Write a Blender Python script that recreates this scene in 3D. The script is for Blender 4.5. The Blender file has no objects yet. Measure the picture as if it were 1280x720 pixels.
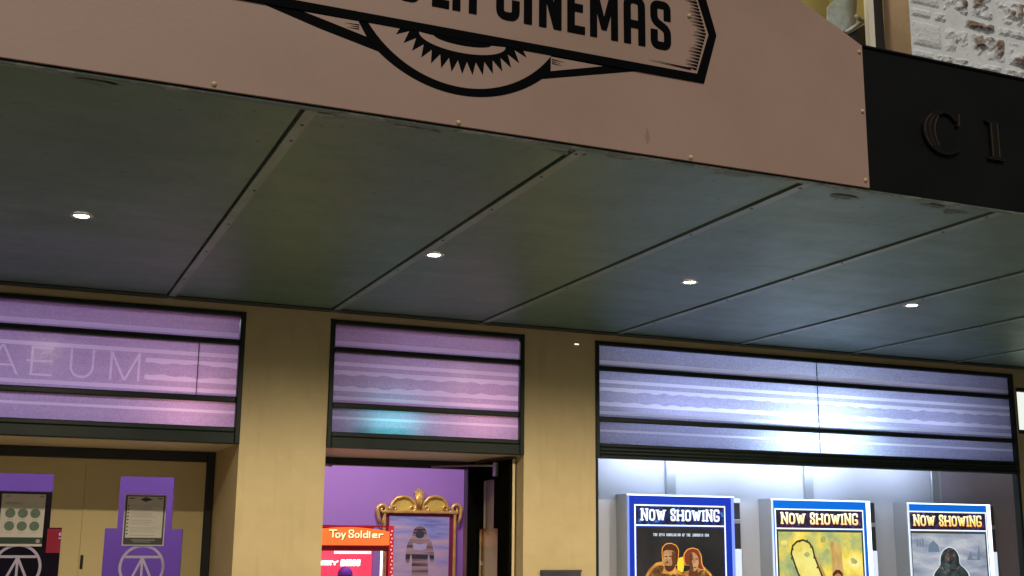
import bpy, math, random
from mathutils import Vector, Matrix, noise
from mathutils.geometry import tessellate_polygon
random.seed(7)
S = bpy.context.scene
C = S.collection
R = math.radians

# ------------------------------------------------------------------ camera
FPX = 1486.45                      # focal length in pixels of a 1280 wide picture
PITCH, YAW, ROLL = 0.206802, 0.401081, 0.009696
EYE = Vector((0.0, -8.707, 1.55))
_f = Vector((math.sin(YAW)*math.cos(PITCH), math.cos(YAW)*math.cos(PITCH), math.sin(PITCH)))
_r0 = Vector((math.cos(YAW), -math.sin(YAW), 0)); _u0 = _r0.cross(_f)
_r = math.cos(ROLL)*_r0 + math.sin(ROLL)*_u0; _u = -math.sin(ROLL)*_r0 + math.cos(ROLL)*_u0
cd = bpy.data.cameras.new('camera'); cam = bpy.data.objects.new('camera', cd); C.objects.link(cam)
cam.matrix_world = Matrix(((_r.x, _u.x, -_f.x, EYE.x), (_r.y, _u.y, -_f.y, EYE.y), (_r.z, _u.z, -_f.z, EYE.z), (0, 0, 0, 1)))
cd.sensor_width = 36.0; cd.lens = 36.0*FPX/1280; cd.clip_start = 0.05; cd.clip_end = 500
S.camera = cam
S.render.resolution_x = 1024; S.render.resolution_y = 576

# ------------------------------------------------------------------ night sky glow + soft street glow from behind the camera
SUN_EL, SUN_AZ = R(40), R(196)     # azimuth clockwise from +y (north)
w = bpy.data.worlds.new('World'); S.world = w; w.use_nodes = True
nt = w.node_tree; bg = nt.nodes['Background']
sky = nt.nodes.new('ShaderNodeTexSky'); sky.sky_type = 'NISHITA'; sky.sun_disc = False
sky.sun_elevation = SUN_EL; sky.sun_rotation = SUN_AZ
nt.links.new(sky.outputs[0], bg.inputs[0]); bg.inputs[1].default_value = 0.012
sl = bpy.data.lights.new('sun', 'SUN'); sl.energy = 1.35; sl.angle = R(25); sl.color = (1.0, .9, .78)
so = bpy.data.objects.new('sun', sl); C.objects.link(so)
sd = Vector((math.sin(SUN_AZ)*math.cos(SUN_EL), math.cos(SUN_AZ)*math.cos(SUN_EL), math.sin(SUN_EL)))
so.rotation_euler = sd.to_track_quat('Z', 'Y').to_euler(); so.location = (-6, -20, 20)
S.view_settings.view_transform = 'Standard'; S.view_settings.look = 'None'
S.view_settings.exposure = 0.35; S.view_settings.gamma = 1.0; S.view_settings.use_curve_mapping = False
S.render.engine = 'CYCLES'
S.cycles.max_bounces = 8; S.cycles.transparent_max_bounces = 16; S.cycles.diffuse_bounces = 4; S.cycles.glossy_bounces = 3
S.cycles.sample_clamp_indirect = 4.0; S.cycles.caustics_reflective = False; S.cycles.caustics_refractive = False

# ------------------------------------------------------------------ main sizes (metres)
SOFFIT = 3.216; DEPTH = 4.289; HEAD = 2.192; TOP = 3.156

def ony(px, py, Y):                # photograph point -> (x, z) on the upright plane y = Y
    d = _f + _r*((px-640)/FPX) + _u*((360-py)/FPX)
    p = EYE + d*((Y-EYE.y)/d.y)
    return (p.x, p.z)

# ------------------------------------------------------------------ materials
M = {}
def nodes(name):
    m = bpy.data.materials.new(name); m.use_nodes = True; M[name] = m
    t = m.node_tree; return m, t, t.nodes['Principled BSDF']
def N(t, kind, **kw):
    n = t.nodes.new(kind)
    for k, v in kw.items():
        if k in n.inputs.keys() and not hasattr(n, k): n.inputs[k].default_value = v
        else: setattr(n, k, v)
    return n
def pos(t): return t.nodes.new('ShaderNodeNewGeometry').outputs['Position']
def noise_tex(t, scale, detail=4, rough=.55, vec=None, stretch=None):
    n = t.nodes.new('ShaderNodeTexNoise'); n.inputs['Scale'].default_value = scale
    n.inputs['Detail'].default_value = detail; n.inputs['Roughness'].default_value = rough
    p = vec or pos(t)
    if stretch:
        mp = t.nodes.new('ShaderNodeMapping'); mp.inputs['Scale'].default_value = stretch
        t.links.new(p, mp.inputs['Vector']); p = mp.outputs[0]
    t.links.new(p, n.inputs['Vector']); return n.outputs['Fac']
def ramp(t, fac, stops):
    r = t.nodes.new('ShaderNodeValToRGB'); e = r.color_ramp.elements
    while len(e) < len(stops): e.new(.5)
    for k, (p_, c) in enumerate(stops):
        e[k].position = p_; e[k].color = (*c, 1) if len(c) == 3 else c
    t.links.new(fac, r.inputs[0]); return r.outputs[0]
def math_(t, op, a, b=None, c=None):
    n = t.nodes.new('ShaderNodeMath'); n.operation = op
    for i, v in enumerate((a, b, c)):
        if v is None: continue
        if isinstance(v, (int, float)): n.inputs[i].default_value = v
        else: t.links.new(v, n.inputs[i])
    return n.outputs[0]
def bump(t, b, h, strength, dist=.01):
    n = t.nodes.new('ShaderNodeBump'); n.inputs['Strength'].default_value = strength; n.inputs['Distance'].default_value = dist
    t.links.new(h, n.inputs['Height']); t.links.new(n.outputs[0], b.inputs['Normal'])
def mul(c, k): return tuple(min(1, x*k) for x in c)
def paint(name, col, rough=.5, var=.15, scale=3, bscale=60, bstr=.08, metal=0, spec=.5, stretch=None):
    m, t, b = nodes(name)
    n1 = noise_tex(t, scale, 5, .6, stretch=stretch)
    c = ramp(t, n1, [(.25, mul(col, 1-var)), (.5, col), (.78, mul(col, 1+var))])
    t.links.new(c, b.inputs['Base Color']); b.inputs['Roughness'].default_value = rough
    b.inputs['Metallic'].default_value = metal; b.inputs['Specular IOR Level'].default_value = spec
    if bstr: bump(t, b, noise_tex(t, bscale, 3), bstr, .004)
    return m
def glow(name, col, strength, gloss=True):
    m, t, b = nodes(name)
    b.inputs['Base Color'].default_value = (*mul(col, .25), 1); b.inputs['Roughness'].default_value = .25
    b.inputs['Emission Color'].default_value = (*col, 1); b.inputs['Emission Strength'].default_value = strength
    return m
def glow_noise(name, stops, strength, scale=4, stretch=None, detail=4):
    m, t, b = nodes(name)
    c = ramp(t, noise_tex(t, scale, detail, .55, stretch=stretch), stops)
    b.inputs['Base Color'].default_value = (.012, .012, .012, 1); b.inputs['Roughness'].default_value = .25
    t.links.new(c, b.inputs['Emission Color']); b.inputs['Emission Strength'].default_value = strength
    return m

# rendered wall: mustard, trowelled, a little patchy
m, t, b = nodes('mustard_render')
n1 = noise_tex(t, 1.3, 6, .62); n2 = noise_tex(t, 9, 4)
c1 = ramp(t, n1, [(.25, (.43, .34, .175)), (.55, (.50, .40, .215)), (.8, (.56, .45, .245))])
dr = ramp(t, noise_tex(t, 5, 6, .65, stretch=(2.2, 2.2, .22)), [(.30, (.86, .85, .83)), (.48, (1, 1, 1))])
md = N(t, 'ShaderNodeMix', data_type='RGBA', blend_type='MULTIPLY'); md.inputs[0].default_value = .6; t.links.new(c1, md.inputs[6]); t.links.new(dr, md.inputs[7]); c1 = md.outputs[2]
mx = N(t, 'ShaderNodeMix', data_type='RGBA', blend_type='MULTIPLY'); mx.inputs[0].default_value = .35
t.links.new(c1, mx.inputs[6]); t.links.new(ramp(t, n2, [(.3, (.84, .84, .84)), (.7, (1, 1, 1))]), mx.inputs[7])
t.links.new(mx.outputs[2], b.inputs['Base Color']); b.inputs['Roughness'].default_value = .62
bump(t, b, math_(t, 'ADD', noise_tex(t, 38, 4), math_(t, 'MULTIPLY', n2, .8)), .16, .005)
paint('mustard_door', (.56, .455, .235), .42, .06, 2, 90, .04)
paint('dark_frame', (.010, .017, .015), .42, .3, 6, 50, .05, spec=.3)
paint('black_frame', (.012, .012, .014), .4, .3, 5, 60, .05)
paint('leaf_black', (.005, .005, .003), .7, .3, 5, 60, .04, spec=0)
paint('cream_paint', (.62, .50, .30), .5, .08, 3)
paint('steel', (.45, .45, .43), .35, .1, 5, metal=.9)

# soffit sheets: semi gloss dark grey-green paint, dusty, stained
m, t, b = nodes('soffit_paint')
n1 = noise_tex(t, .9, 6, .62, stretch=(1.2, .6, 1)); n2 = noise_tex(t, 14, 5, .6, stretch=(1, .4, 1)); n3 = noise_tex(t, 3.2, 6, .7, stretch=(.5, 1.3, 1))
c1 = ramp(t, n1, [(.25, (.050, .096, .066)), (.5, (.070, .126, .088)), (.8, (.098, .162, .120))])
mx = N(t, 'ShaderNodeMix', data_type='RGBA', blend_type='MULTIPLY'); mx.inputs[0].default_value = .55
t.links.new(c1, mx.inputs[6]); t.links.new(ramp(t, n2, [(.3, (.7, .7, .7)), (.6, (1, 1, 1)), (.8, (1.25, 1.25, 1.25))]), mx.inputs[7])
dust = math_(t, 'GREATER_THAN', noise_tex(t, 26, 2, .5), .715)
mx2 = N(t, 'ShaderNodeMix', data_type='RGBA'); t.links.new(math_(t, 'MULTIPLY', dust, .8), mx2.inputs[0])
t.links.new(mx.outputs[2], mx2.inputs[6]); mx2.inputs[7].default_value = (.02, .022, .02, 1)
t.links.new(mx2.outputs[2], b.inputs['Base Color'])
t.links.new(ramp(t, n3, [(.2, (.34,)*3), (.55, (.45,)*3), (.85, (.58,)*3)]), b.inputs['Roughness'])
b.inputs['Specular IOR Level'].default_value = .5; b.inputs['Specular Tint'].default_value = (.75, 1, .85, 1)
bump(t, b, math_(t, 'ADD', noise_tex(t, 2.2, 3), math_(t, 'MULTIPLY', n2, .10)), .16, .03)
paint('soffit_strip', (.13, .18, .145), .42, .35, 9, 30, .3, stretch=(1, .25, 1))
paint('soffit_gap', (.022, .026, .022), .7, .2)
m, t, b = nodes('flaked_edge')
n1 = noise_tex(t, 7, 6, .7, stretch=(1, 2, 3))
t.links.new(ramp(t, n1, [(.40, (.09, .13, .11)), (.5, (.07, .09, .075)), (.58, (.20, .22, .19)), (.66, (.10, .14, .12))]), b.inputs['Base Color'])
b.inputs['Roughness'].default_value = .6; bump(t, b, n1, .5, .02)

# sign board: brown painted sheet with a drip stain
m, t, b = nodes('sign_brown')
n1 = noise_tex(t, .8, 5, .6); n2 = noise_tex(t, 40, 3)
c1 = ramp(t, n1, [(.25, (.325, .215, .158)), (.5, (.39, .262, .20)), (.75, (.43, .295, .235))])
sep = t.nodes.new('ShaderNodeSeparateXYZ'); t.links.new(pos(t), sep.inputs[0])
dx = math_(t, 'ABSOLUTE', math_(t, 'SUBTRACT', sep.outputs[0], 2.517)); dz = math_(t, 'ABSOLUTE', math_(t, 'SUBTRACT', sep.outputs[2], 3.30))
st = math_(t, 'MULTIPLY', math_(t, 'LESS_THAN', math_(t, 'ADD', math_(t, 'MULTIPLY', dx, 3.2), dz), math_(t, 'MULTIPLY', noise_tex(t, 16, 5, .7), .085)), .30)
mx = N(t, 'ShaderNodeMix', data_type='RGBA'); t.links.new(st, mx.inputs[0]); t.links.new(c1, mx.inputs[6]); mx.inputs[7].default_value = (.07, .05, .045, 1)
t.links.new(mx.outputs[2], b.inputs['Base Color']); b.inputs['Roughness'].default_value = .55
bump(t, b, math_(t, 'ADD', n2, math_(t, 'MULTIPLY', n1, 3)), .07, .01)
paint('sign_black', (.002, .0025, .003), .7, .2, 8, 80, .03, spec=.05)
paint('fascia_black', (.006, .006, .0055), .5, .35, 3, 30, .06, spec=.2)
paint('letter_black', (.007, .007, .006), .45, .2, spec=.3)
paint('letter_bronze', (.17, .10, .045), .35, .2, metal=.7)

# white-painted rock-faced stone with paint worn off the high spots
m, t, b = nodes('worn_stone')
n1 = noise_tex(t, 15, 8, .72, stretch=(1, 1, .6)); n2 = noise_tex(t, 2.0, 3); n3 = noise_tex(t, 30, 5, .65)
vc = N(t, 'ShaderNodeVertexColor', layer_name='relief')
h = math_(t, 'ADD', math_(t, 'MULTIPLY', vc.outputs[0], .55), math_(t, 'ADD', math_(t, 'MULTIPLY', n1, .55), math_(t, 'MULTIPLY', n2, .35)))
wear = ramp(t, h, [(.72, (0, 0, 0)), (.84, (1, 1, 1))])
mx = N(t, 'ShaderNodeMix', data_type='RGBA'); t.links.new(wear, mx.inputs[0])
t.links.new(ramp(t, n3, [(.3, (.70, .74, .75)), (.7, (.82, .85, .86))]), mx.inputs[6])
t.links.new(ramp(t, n3, [(.3, (.17, .11, .08)), (.7, (.32, .235, .18))]), mx.inputs[7])
t.links.new(mx.outputs[2], b.inputs['Base Color']); b.inputs['Roughness'].default_value = .8
bump(t, b, math_(t, 'ADD', n1, n3), .55, .03)
paint('white_paint', (.66, .66, .63), .6, .1, 4, 25, .3)
paint('mortar_white', (.74, .78, .79), .8, .12, 8, 30, .5)
paint('tan_reveal', (.45, .32, .20), .6, .1, 4)

# interiors
paint('purple_wall', (.38, .20, .50), .6, .05, 2, 40, .05)
paint('dark_interior', (.02, .012, .03), .6, .3, 3)
paint('display_white', (.66, .66, .74), .5, .04, 2, 30, .04)
paint('dark_floor', (.05, .04, .05), .6, .2)
paint('ceiling_white', (.6, .55, .6), .8, .05)
paint('case_grey', (.50, .52, .55), .3, .06, 3, 30, .03, metal=.4)
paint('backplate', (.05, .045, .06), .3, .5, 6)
paint('gold', (.78, .52, .12), .33, .3, 14, 60, .25, metal=.45)
paint('gold_leaf', (.80, .60, .10), .5, .3, 10, 50, .2, metal=.3)
paint('crimson', (.22, .015, .06), .45, .15)
paint('cabinet_red', (.35, .012, .02), .3, .15)
paint('paper', (.62, .60, .57), .6, .06, 6)
paint('ink', (.05, .05, .055), .6, .1); paint('ink_green', (.12, .19, .14), .6, .2, 30)
paint('ink_dark_green', (.02, .05, .035), .6, .1); paint('ink_pale', (.36, .35, .34), .6, .1); paint('ink_red', (.45, .12, .08), .6, .2)
paint('logo_lavender', (.46, .42, .60), .6, .05)
paint('yellow_wall', (.30, .25, .08), .6, .1); paint('pale_frame', (.60, .58, .42), .5, .08)
paint('leadlight', (.50, .54, .50), .35, .3, 14, 30, .2); paint('rail_grey', (.45, .45, .45), .4)
paint('white_strip', (.72, .70, .62), .5, .05)
# paving
m, t, b = nodes('paving')
br = t.nodes.new('ShaderNodeTexBrick'); t.links.new(pos(t), br.inputs['Vector']); br.inputs['Scale'].default_value = 1.6
br.inputs['Color1'].default_value = (.32, .31, .30, 1); br.inputs['Color2'].default_value = (.38, .37, .35, 1); br.inputs['Mortar'].default_value = (.1, .1, .1, 1)
t.links.new(br.outputs[0], b.inputs['Base Color']); b.inputs['Roughness'].default_value = .7
paint('asphalt', (.05, .05, .052), .8, .2, 3); paint('kerb_stone', (.22, .22, .22), .8, .1)

def clear_glass(name, tint=(1, 1, 1), refl=1.0):
    m = bpy.data.materials.new(name); m.use_nodes = True; M[name] = m; t = m.node_tree; t.nodes.remove(t.nodes['Principled BSDF'])
    o = t.nodes['Material Output']; tr = N(t, 'ShaderNodeBsdfTransparent'); tr.inputs[0].default_value = (*tint, 1)
    g = N(t, 'ShaderNodeBsdfGlossy'); g.inputs['Roughness'].default_value = .03
    fr = N(t, 'ShaderNodeFresnel'); fr.inputs[0].default_value = 1.5
    mx = N(t, 'ShaderNodeMixShader'); bf = t.nodes.new('ShaderNodeNewGeometry').outputs['Backfacing']
    t.links.new(math_(t, 'MULTIPLY', math_(t, 'MULTIPLY', fr.outputs[0], refl), math_(t, 'SUBTRACT', 1.0, bf)), mx.inputs[0])
    t.links.new(tr.outputs[0], mx.inputs[1]); t.links.new(g.outputs[0], mx.inputs[2]); t.links.new(mx.outputs[0], o.inputs[0])
clear_glass('clear_glass', (.96, .97, .97)); clear_glass('door_glass', (.60, .56, .74), 1.0); clear_glass('leaf_glass', (.92, .92, .92), .35); clear_glass('back_face', (1, 1, 1), 0)

def bands(t, z, spans):            # 1 inside any (lo, hi) span of z
    out = None
    for lo, hi in spans:
        k = math_(t, 'COMPARE', z, (lo+hi)/2, (hi-lo)/2); out = k if out is None else math_(t, 'MAXIMUM', out, k)
    return out
def lettering(t, x, z):              # A E U M etched into the left transom glass
    Z0, Z1, w_ = 2.606, 2.808, .0155; out = None
    def both(a, b_): return math_(t, 'MULTIPLY', a, b_)
    def span(v, lo, hi): return math_(t, 'COMPARE', v, (lo+hi)/2, (hi-lo)/2)
    def rect(x0, x1, z0, z1): return both(span(x, x0, x1), span(z, z0, z1))
    def diag(x0, z0, x1, z1):
        m_ = (z1-z0)/(x1-x0); c_ = z0-m_*x0; d_ = math_(t, 'SUBTRACT', z, math_(t, 'MULTIPLY_ADD', x, m_, c_))
        return both(math_(t, 'COMPARE', d_, 0.0, w_/2*math.hypot(1, m_)), span(z, Z0, Z1))
    rr = math_(t, 'SQRT', math_(t, 'ADD', math_(t, 'POWER', math_(t, 'SUBTRACT', x, .457), 2.0), math_(t, 'POWER', math_(t, 'SUBTRACT', z, Z0+.08), 2.0)))
    bits = [diag(-.157, Z0, -.057, Z1+.005), diag(.043, Z0, -.057, Z1+.005), rect(-.122, .008, Z0+.057, Z0+.071),
            rect(.124, .14, Z0, Z1), rect(.124, .268, Z0, Z0+.015), rect(.124, .268, Z1-.015, Z1), rect(.095, .268, 2.701, 2.716),
            rect(.377, .3925, Z0+.08, Z1), rect(.5215, .537, Z0+.08, Z1), both(math_(t, 'COMPARE', rr, .0722, .0078), math_(t, 'LESS_THAN', z, Z0+.08)),
            rect(.642, .658, Z0, Z1), rect(.830, .846, Z0, Z1), both(diag(.648, Z1, .744, Z0), math_(t, 'LESS_THAN', x, .746)), both(diag(.840, Z1, .744, Z0), math_(t, 'GREATER_THAN', x, .742))]
    for k in bits: out = k if out is None else math_(t, 'MAXIMUM', out, k)
    return out
def frosted(name, etched, clear, wave_from):
    m = bpy.data.materials.new(name); m.use_nodes = True; M[name] = m; t = m.node_tree; t.nodes.remove(t.nodes['Principled BSDF'])
    o = t.nodes['Material Output']; sep = t.nodes.new('ShaderNodeSeparateXYZ'); P_ = pos(t); t.links.new(P_, sep.inputs[0])
    x, z = sep.outputs[0], sep.outputs[2]
    film = bands(t, z, [(2.968, 3.002), (2.813, 2.842), (2.552, 2.58), (2.408, 2.428)])
    wv = math_(t, 'ADD', math_(t, 'MULTIPLY', math_(t, 'SINE', math_(t, 'MULTIPLY', x, 36.0)), .0042), math_(t, 'MULTIPLY', noise_tex(t, 7, 2, stretch=(1, 1, .01)), .030))
    up = math_(t, 'MULTIPLY', math_(t, 'GREATER_THAN', z, math_(t, 'ADD', wv, 2.730)), math_(t, 'LESS_THAN', z, 2.778))
    dn = math_(t, 'MULTIPLY', math_(t, 'LESS_THAN', z, math_(t, 'SUBTRACT', 2.672, wv)), math_(t, 'GREATER_THAN', z, 2.622))
    wave = math_(t, 'MULTIPLY', math_(t, 'MAXIMUM', up, dn), math_(t, 'GREATER_THAN', x, wave_from))
    film = math_(t, 'MAXIMUM', film, wave)
    if wave_from > 0: film = math_(t, 'MAXIMUM', film, lettering(t, x, z))
    grain = noise_tex(t, 95, 2, .6)
    gcol = ramp(t, grain, [(.34, mul(clear, .86 if wave_from > 0 else .82)), (.55, clear), (.70, mul(clear, 1.15 if wave_from > 0 else 1.25))])
    streak = ramp(t, noise_tex(t, 3, 4, .6, stretch=(.35, 1, 9)), [(.3, (.86, .86, .86)), (.7, (1, 1, 1))])
    mc = N(t, 'ShaderNodeMix', data_type='RGBA'); t.links.new(film, mc.inputs[0]); t.links.new(gcol, mc.inputs[6]); mc.inputs[7].default_value = (*etched, 1)
    m2 = N(t, 'ShaderNodeMix', data_type='RGBA', blend_type='MULTIPLY'); m2.inputs[0].default_value = 1; t.links.new(mc.outputs[2], m2.inputs[6]); t.links.new(streak, m2.inputs[7])
    tl = N(t, 'ShaderNodeBsdfTranslucent'); t.links.new(m2.outputs[2], tl.inputs[0])
    df = N(t, 'ShaderNodeBsdfDiffuse'); df.inputs[0].default_value = (.45, .42, .5, 1)
    ms = N(t, 'ShaderNodeMixShader'); t.links.new(math_(t, 'ADD', .04, math_(t, 'MULTIPLY', film, .10)), ms.inputs[0]); t.links.new(tl.outputs[0], ms.inputs[1]); t.links.new(df.outputs[0], ms.inputs[2])
    gl = N(t, 'ShaderNodeBsdfGlossy'); gl.inputs['Roughness'].default_value = .13
    bp = t.nodes.new('ShaderNodeBump'); bp.inputs['Strength'].default_value = .12; bp.inputs['Distance'].default_value = .004; t.links.new(grain, bp.inputs['Height']); t.links.new(bp.outputs[0], gl.inputs['Normal'])
    fr = N(t, 'ShaderNodeFresnel'); fr.inputs[0].default_value = 1.5
    mg = N(t, 'ShaderNodeMixShader'); t.links.new(fr.outputs[0], mg.inputs[0]); t.links.new(ms.outputs[0], mg.inputs[1]); t.links.new(gl.outputs[0], mg.inputs[2])
    t.links.new(mg.outputs[0], o.inputs[0])
frosted('frosted_lilac', (.66, .58, .86), (.44, .355, .60), .88)
frosted('frosted_white', (.86, .86, .98), (.45, .445, .60), -9)

# ------------------------------------------------------------------ mesh helpers
class MB:
    def __init__(s): s.v = []; s.f = []; s.m = []; s.smooth = []
    def face(s, idx, mi=0, sm=False): s.f.append(tuple(idx)); s.m.append(mi); s.smooth.append(sm)
    def box(s, x0, x1, y0, y1, z0, z1, front=0, rest=None):
        i = len(s.v); rest = front if rest is None else rest
        for z in (z0, z1):
            for x, y in ((x0, y0), (x1, y0), (x1, y1), (x0, y1)): s.v.append((x, y, z))
        for k, f in enumerate(((0, 3, 2, 1), (4, 5, 6, 7), (0, 1, 5, 4), (1, 2, 6, 5), (2, 3, 7, 6), (3, 0, 4, 7))):
            s.face([i+q for q in f], front if k == 2 else rest)
        return s
    def bbox(s, x0, x1, y0, y1, z0, z1, b=.006):   # box with a chamfered front (-y) edge
        i = len(s.v)
        for y, e in ((y0, b), (y0+b, 0), (y1, 0)):
            for x, z in ((x0+e, z0+e), (x1-e, z0+e), (x1-e, z1-e), (x0+e, z1-e)): s.v.append((x, y, z))
        s.face([i, i+1, i+2, i+3]); s.face([i+11, i+10, i+9, i+8])
        for k in (0, 4):
            for q in range(4): s.face([i+k+q, i+k+4+q, i+k+4+(q+1) % 4, i+k+(q+1) % 4])
        return s
    def prism(s, poly, y0, y1, mi=0):               # polygon in x,z, front at y0
        tri = tessellate_polygon([[Vector((p[0], p[1], 0)) for p in poly]])
        i = len(s.v); n = len(poly)
        area = sum(poly[k][0]*poly[(k+1) % n][1]-poly[(k+1) % n][0]*poly[k][1] for k in range(n))
        for y in (y0, y1):
            for p in poly: s.v.append((p[0], y, p[1]))
        for a, b_, c in tri:
            A, B, D = poly[a], poly[b_], poly[c]
            if (B[0]-A[0])*(D[1]-A[1])-(B[1]-A[1])*(D[0]-A[0]) < 0: b_, c = c, b_
            s.face((i+a, i+b_, i+c), mi); s.face((i+n+c, i+n+b_, i+n+a), mi)
        for k in range(n):
            j = (k+1) % n
            s.face((i+k, i+n+k, i+n+j, i+j) if area > 0 else (i+j, i+n+j, i+n+k, i+k), mi)
        return s
    def stroke(s, pts, t, y0, y1, closed=False, cap=True, mi=0):
        p = [Vector(q) for q in pts]; n = len(p)
        if cap and not closed:
            p[0] = p[0]+(p[0]-p[1]).normalized()*t/2; p[-1] = p[-1]+(p[-1]-p[-2]).normalized()*t/2
        L, Rr = [], []
        for k in range(n):
            a = p[k-1] if (k > 0 or closed) else None; c = p[(k+1) % n] if (k < n-1 or closed) else None
            d1 = (p[k]-a).normalized() if a is not None else None; d2 = (c-p[k]).normalized() if c is not None else None
            if d1 is None: d1 = d2
            if d2 is None: d2 = d1
            n1 = Vector((-d1.y, d1.x)); n2 = Vector((-d2.y, d2.x)); mm = n1+n2
            if mm.length < 1e-4: mm = n1
            mm.normalize(); k_ = min(1/max(.35, mm.dot(n1)), 2.5)
            L.append(p[k]+mm*k_*t/2); Rr.append(p[k]-mm*k_*t/2)
        i = len(s.v)
        for k in range(n):
            for y in (y0, y1):
                s.v.append((L[k].x, y, L[k].y)); s.v.append((Rr[k].x, y, Rr[k].y))
        m_ = n if closed else n-1
        for k in range(m_):
            a = i+4*k; b_ = i+4*((k+1) % n)
            s.face((a+1, b_+1, b_, a), mi); s.face((a+2, b_+2, b_+3, a+3), mi)
            s.face((a, b_, b_+2, a+2), mi); s.face((a+3, b_+3, b_+1, a+1), mi)
        if not closed:
            s.face((i, i+2, i+3, i+1), mi); e = i+4*(n-1); s.face((e+1, e+3, e+2, e), mi)
        return s
    def tube(s, pts, r, sides=8, mi=0, closed=False):
        pts = [Vector(q) for q in pts]; n = len(pts); i = len(s.v)
        rr = r if isinstance(r, (list, tuple)) else [r]*n
        for k in range(n):
            d = (pts[min(k+1, n-1)]-pts[max(k-1, 0)]).normalized()
            a = d.cross(Vector((0, 1, 0)));
            if a.length < .05: a = d.cross(Vector((1, 0, 0)))
            a.normalize(); b_ = d.cross(a)
            for q in range(sides):
                th = 2*math.pi*q/sides; s.v.append(tuple(pts[k]+(a*math.cos(th)+b_*math.sin(th))*rr[k]))
        for k in range(n-1):
            for q in range(sides):
                s.face((i+k*sides+q, i+k*sides+(q+1) % sides, i+(k+1)*sides+(q+1) % sides, i+(k+1)*sides+q), mi, True)
        s.face([i+q for q in range(sides)][::-1], mi); s.face([i+(n-1)*sides+q for q in range(sides)], mi)
        return s
    def dome(s, c, r, axis='-y', h=None, sides=10, rings=4, mi=0):
        h = h or r; i = len(s.v)
        for a in range(rings+1):
            ph = math.pi/2*a/rings
            for q in range(sides):
                th = 2*math.pi*q/sides; u, v_ = r*math.cos(ph)*math.cos(th), r*math.cos(ph)*math.sin(th); k = h*math.sin(ph)
                s.v.append((c[0]+u, c[1]-k, c[2]+v_) if axis == '-y' else (c[0]+u, c[1]+v_, c[2]-k) if axis == '-z' else (c[0]+u, c[1]+v_, c[2]+k))
        for a in range(rings):
            for q in range(sides):
                f = (i+a*sides+q, i+a*sides+(q+1) % sides, i+(a+1)*sides+(q+1) % sides, i+(a+1)*sides+q)
                s.face(f if axis != '-z' else f[::-1], mi, True)
        return s
ORIG = {}
def obj(name, mb, mats, parent=None, root=None):
    """one mesh object; vertices come in world metres, stored relative to the thing's base"""
    base = ORIG.get(parent.name if parent else None, Vector((0, 0, 0))) if root is None else Vector(root)
    me = bpy.data.meshes.new(name); me.from_pydata([(v[0]-base.x, v[1]-base.y, v[2]-base.z) for v in mb.v], [], mb.f)
    for m_ in (mats if isinstance(mats, (list, tuple)) else [mats]): me.materials.append(M[m_])
    for p, k, sm in zip(me.polygons, mb.m, mb.smooth): p.material_index = k; p.use_smooth = sm
    me.update(); o = bpy.data.objects.new(name, me); C.objects.link(o)
    if parent: o.parent = parent; ORIG[o.name] = base
    else: o.location = base; ORIG[o.name] = base
    return o
def thing(name, label, cat, loc, group=None):
    o = bpy.data.objects.new(name, None); o.empty_display_size = .1; C.objects.link(o); o.location = loc; ORIG[o.name] = Vector(loc)
    return tag(o, label, cat, group)
def tag(o, label, cat, group=None):
    o['label'] = label; o['category'] = cat
    if group: o['group'] = group
    return o
def struct(name, mb, mats):
    o = obj(name, mb, mats); o['kind'] = 'structure'; return o
def lamp(name, kind, loc, energy, col, parent=None, **kw):
    l = bpy.data.lights.new(name, kind); l.energy = energy; l.color = col
    for k, v in kw.items(): setattr(l, k, v)
    o = bpy.data.objects.new(name, l); C.objects.link(o); o.location = loc
    if parent: o.parent = parent; o.location = Vector(loc)-ORIG[parent.name]
    return o
def rnd(pts, r, closed=False, seg=5):               # polyline with rounded corners
    out = []; n = len(pts)
    for k in range(n):
        p = Vector(pts[k])
        if not closed and k in (0, n-1): out.append(p); continue
        a = Vector(pts[k-1]); c = Vector(pts[(k+1) % n])
        rr = min(r, (a-p).length*.49, (c-p).length*.49); s0 = p+(a-p).normalized()*rr; s1 = p+(c-p).normalized()*rr
        for q in range(seg+1):
            u = q/seg; out.append(s0.lerp(p, u).lerp(p.lerp(s1, u), u))
    return out
def arc(cx, cz, rx, rz, a0, a1, n=24): return [(cx+rx*math.cos(R(a0+(a1-a0)*k/n)), cz+rz*math.sin(R(a0+(a1-a0)*k/n))) for k in range(n+1)]
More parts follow.
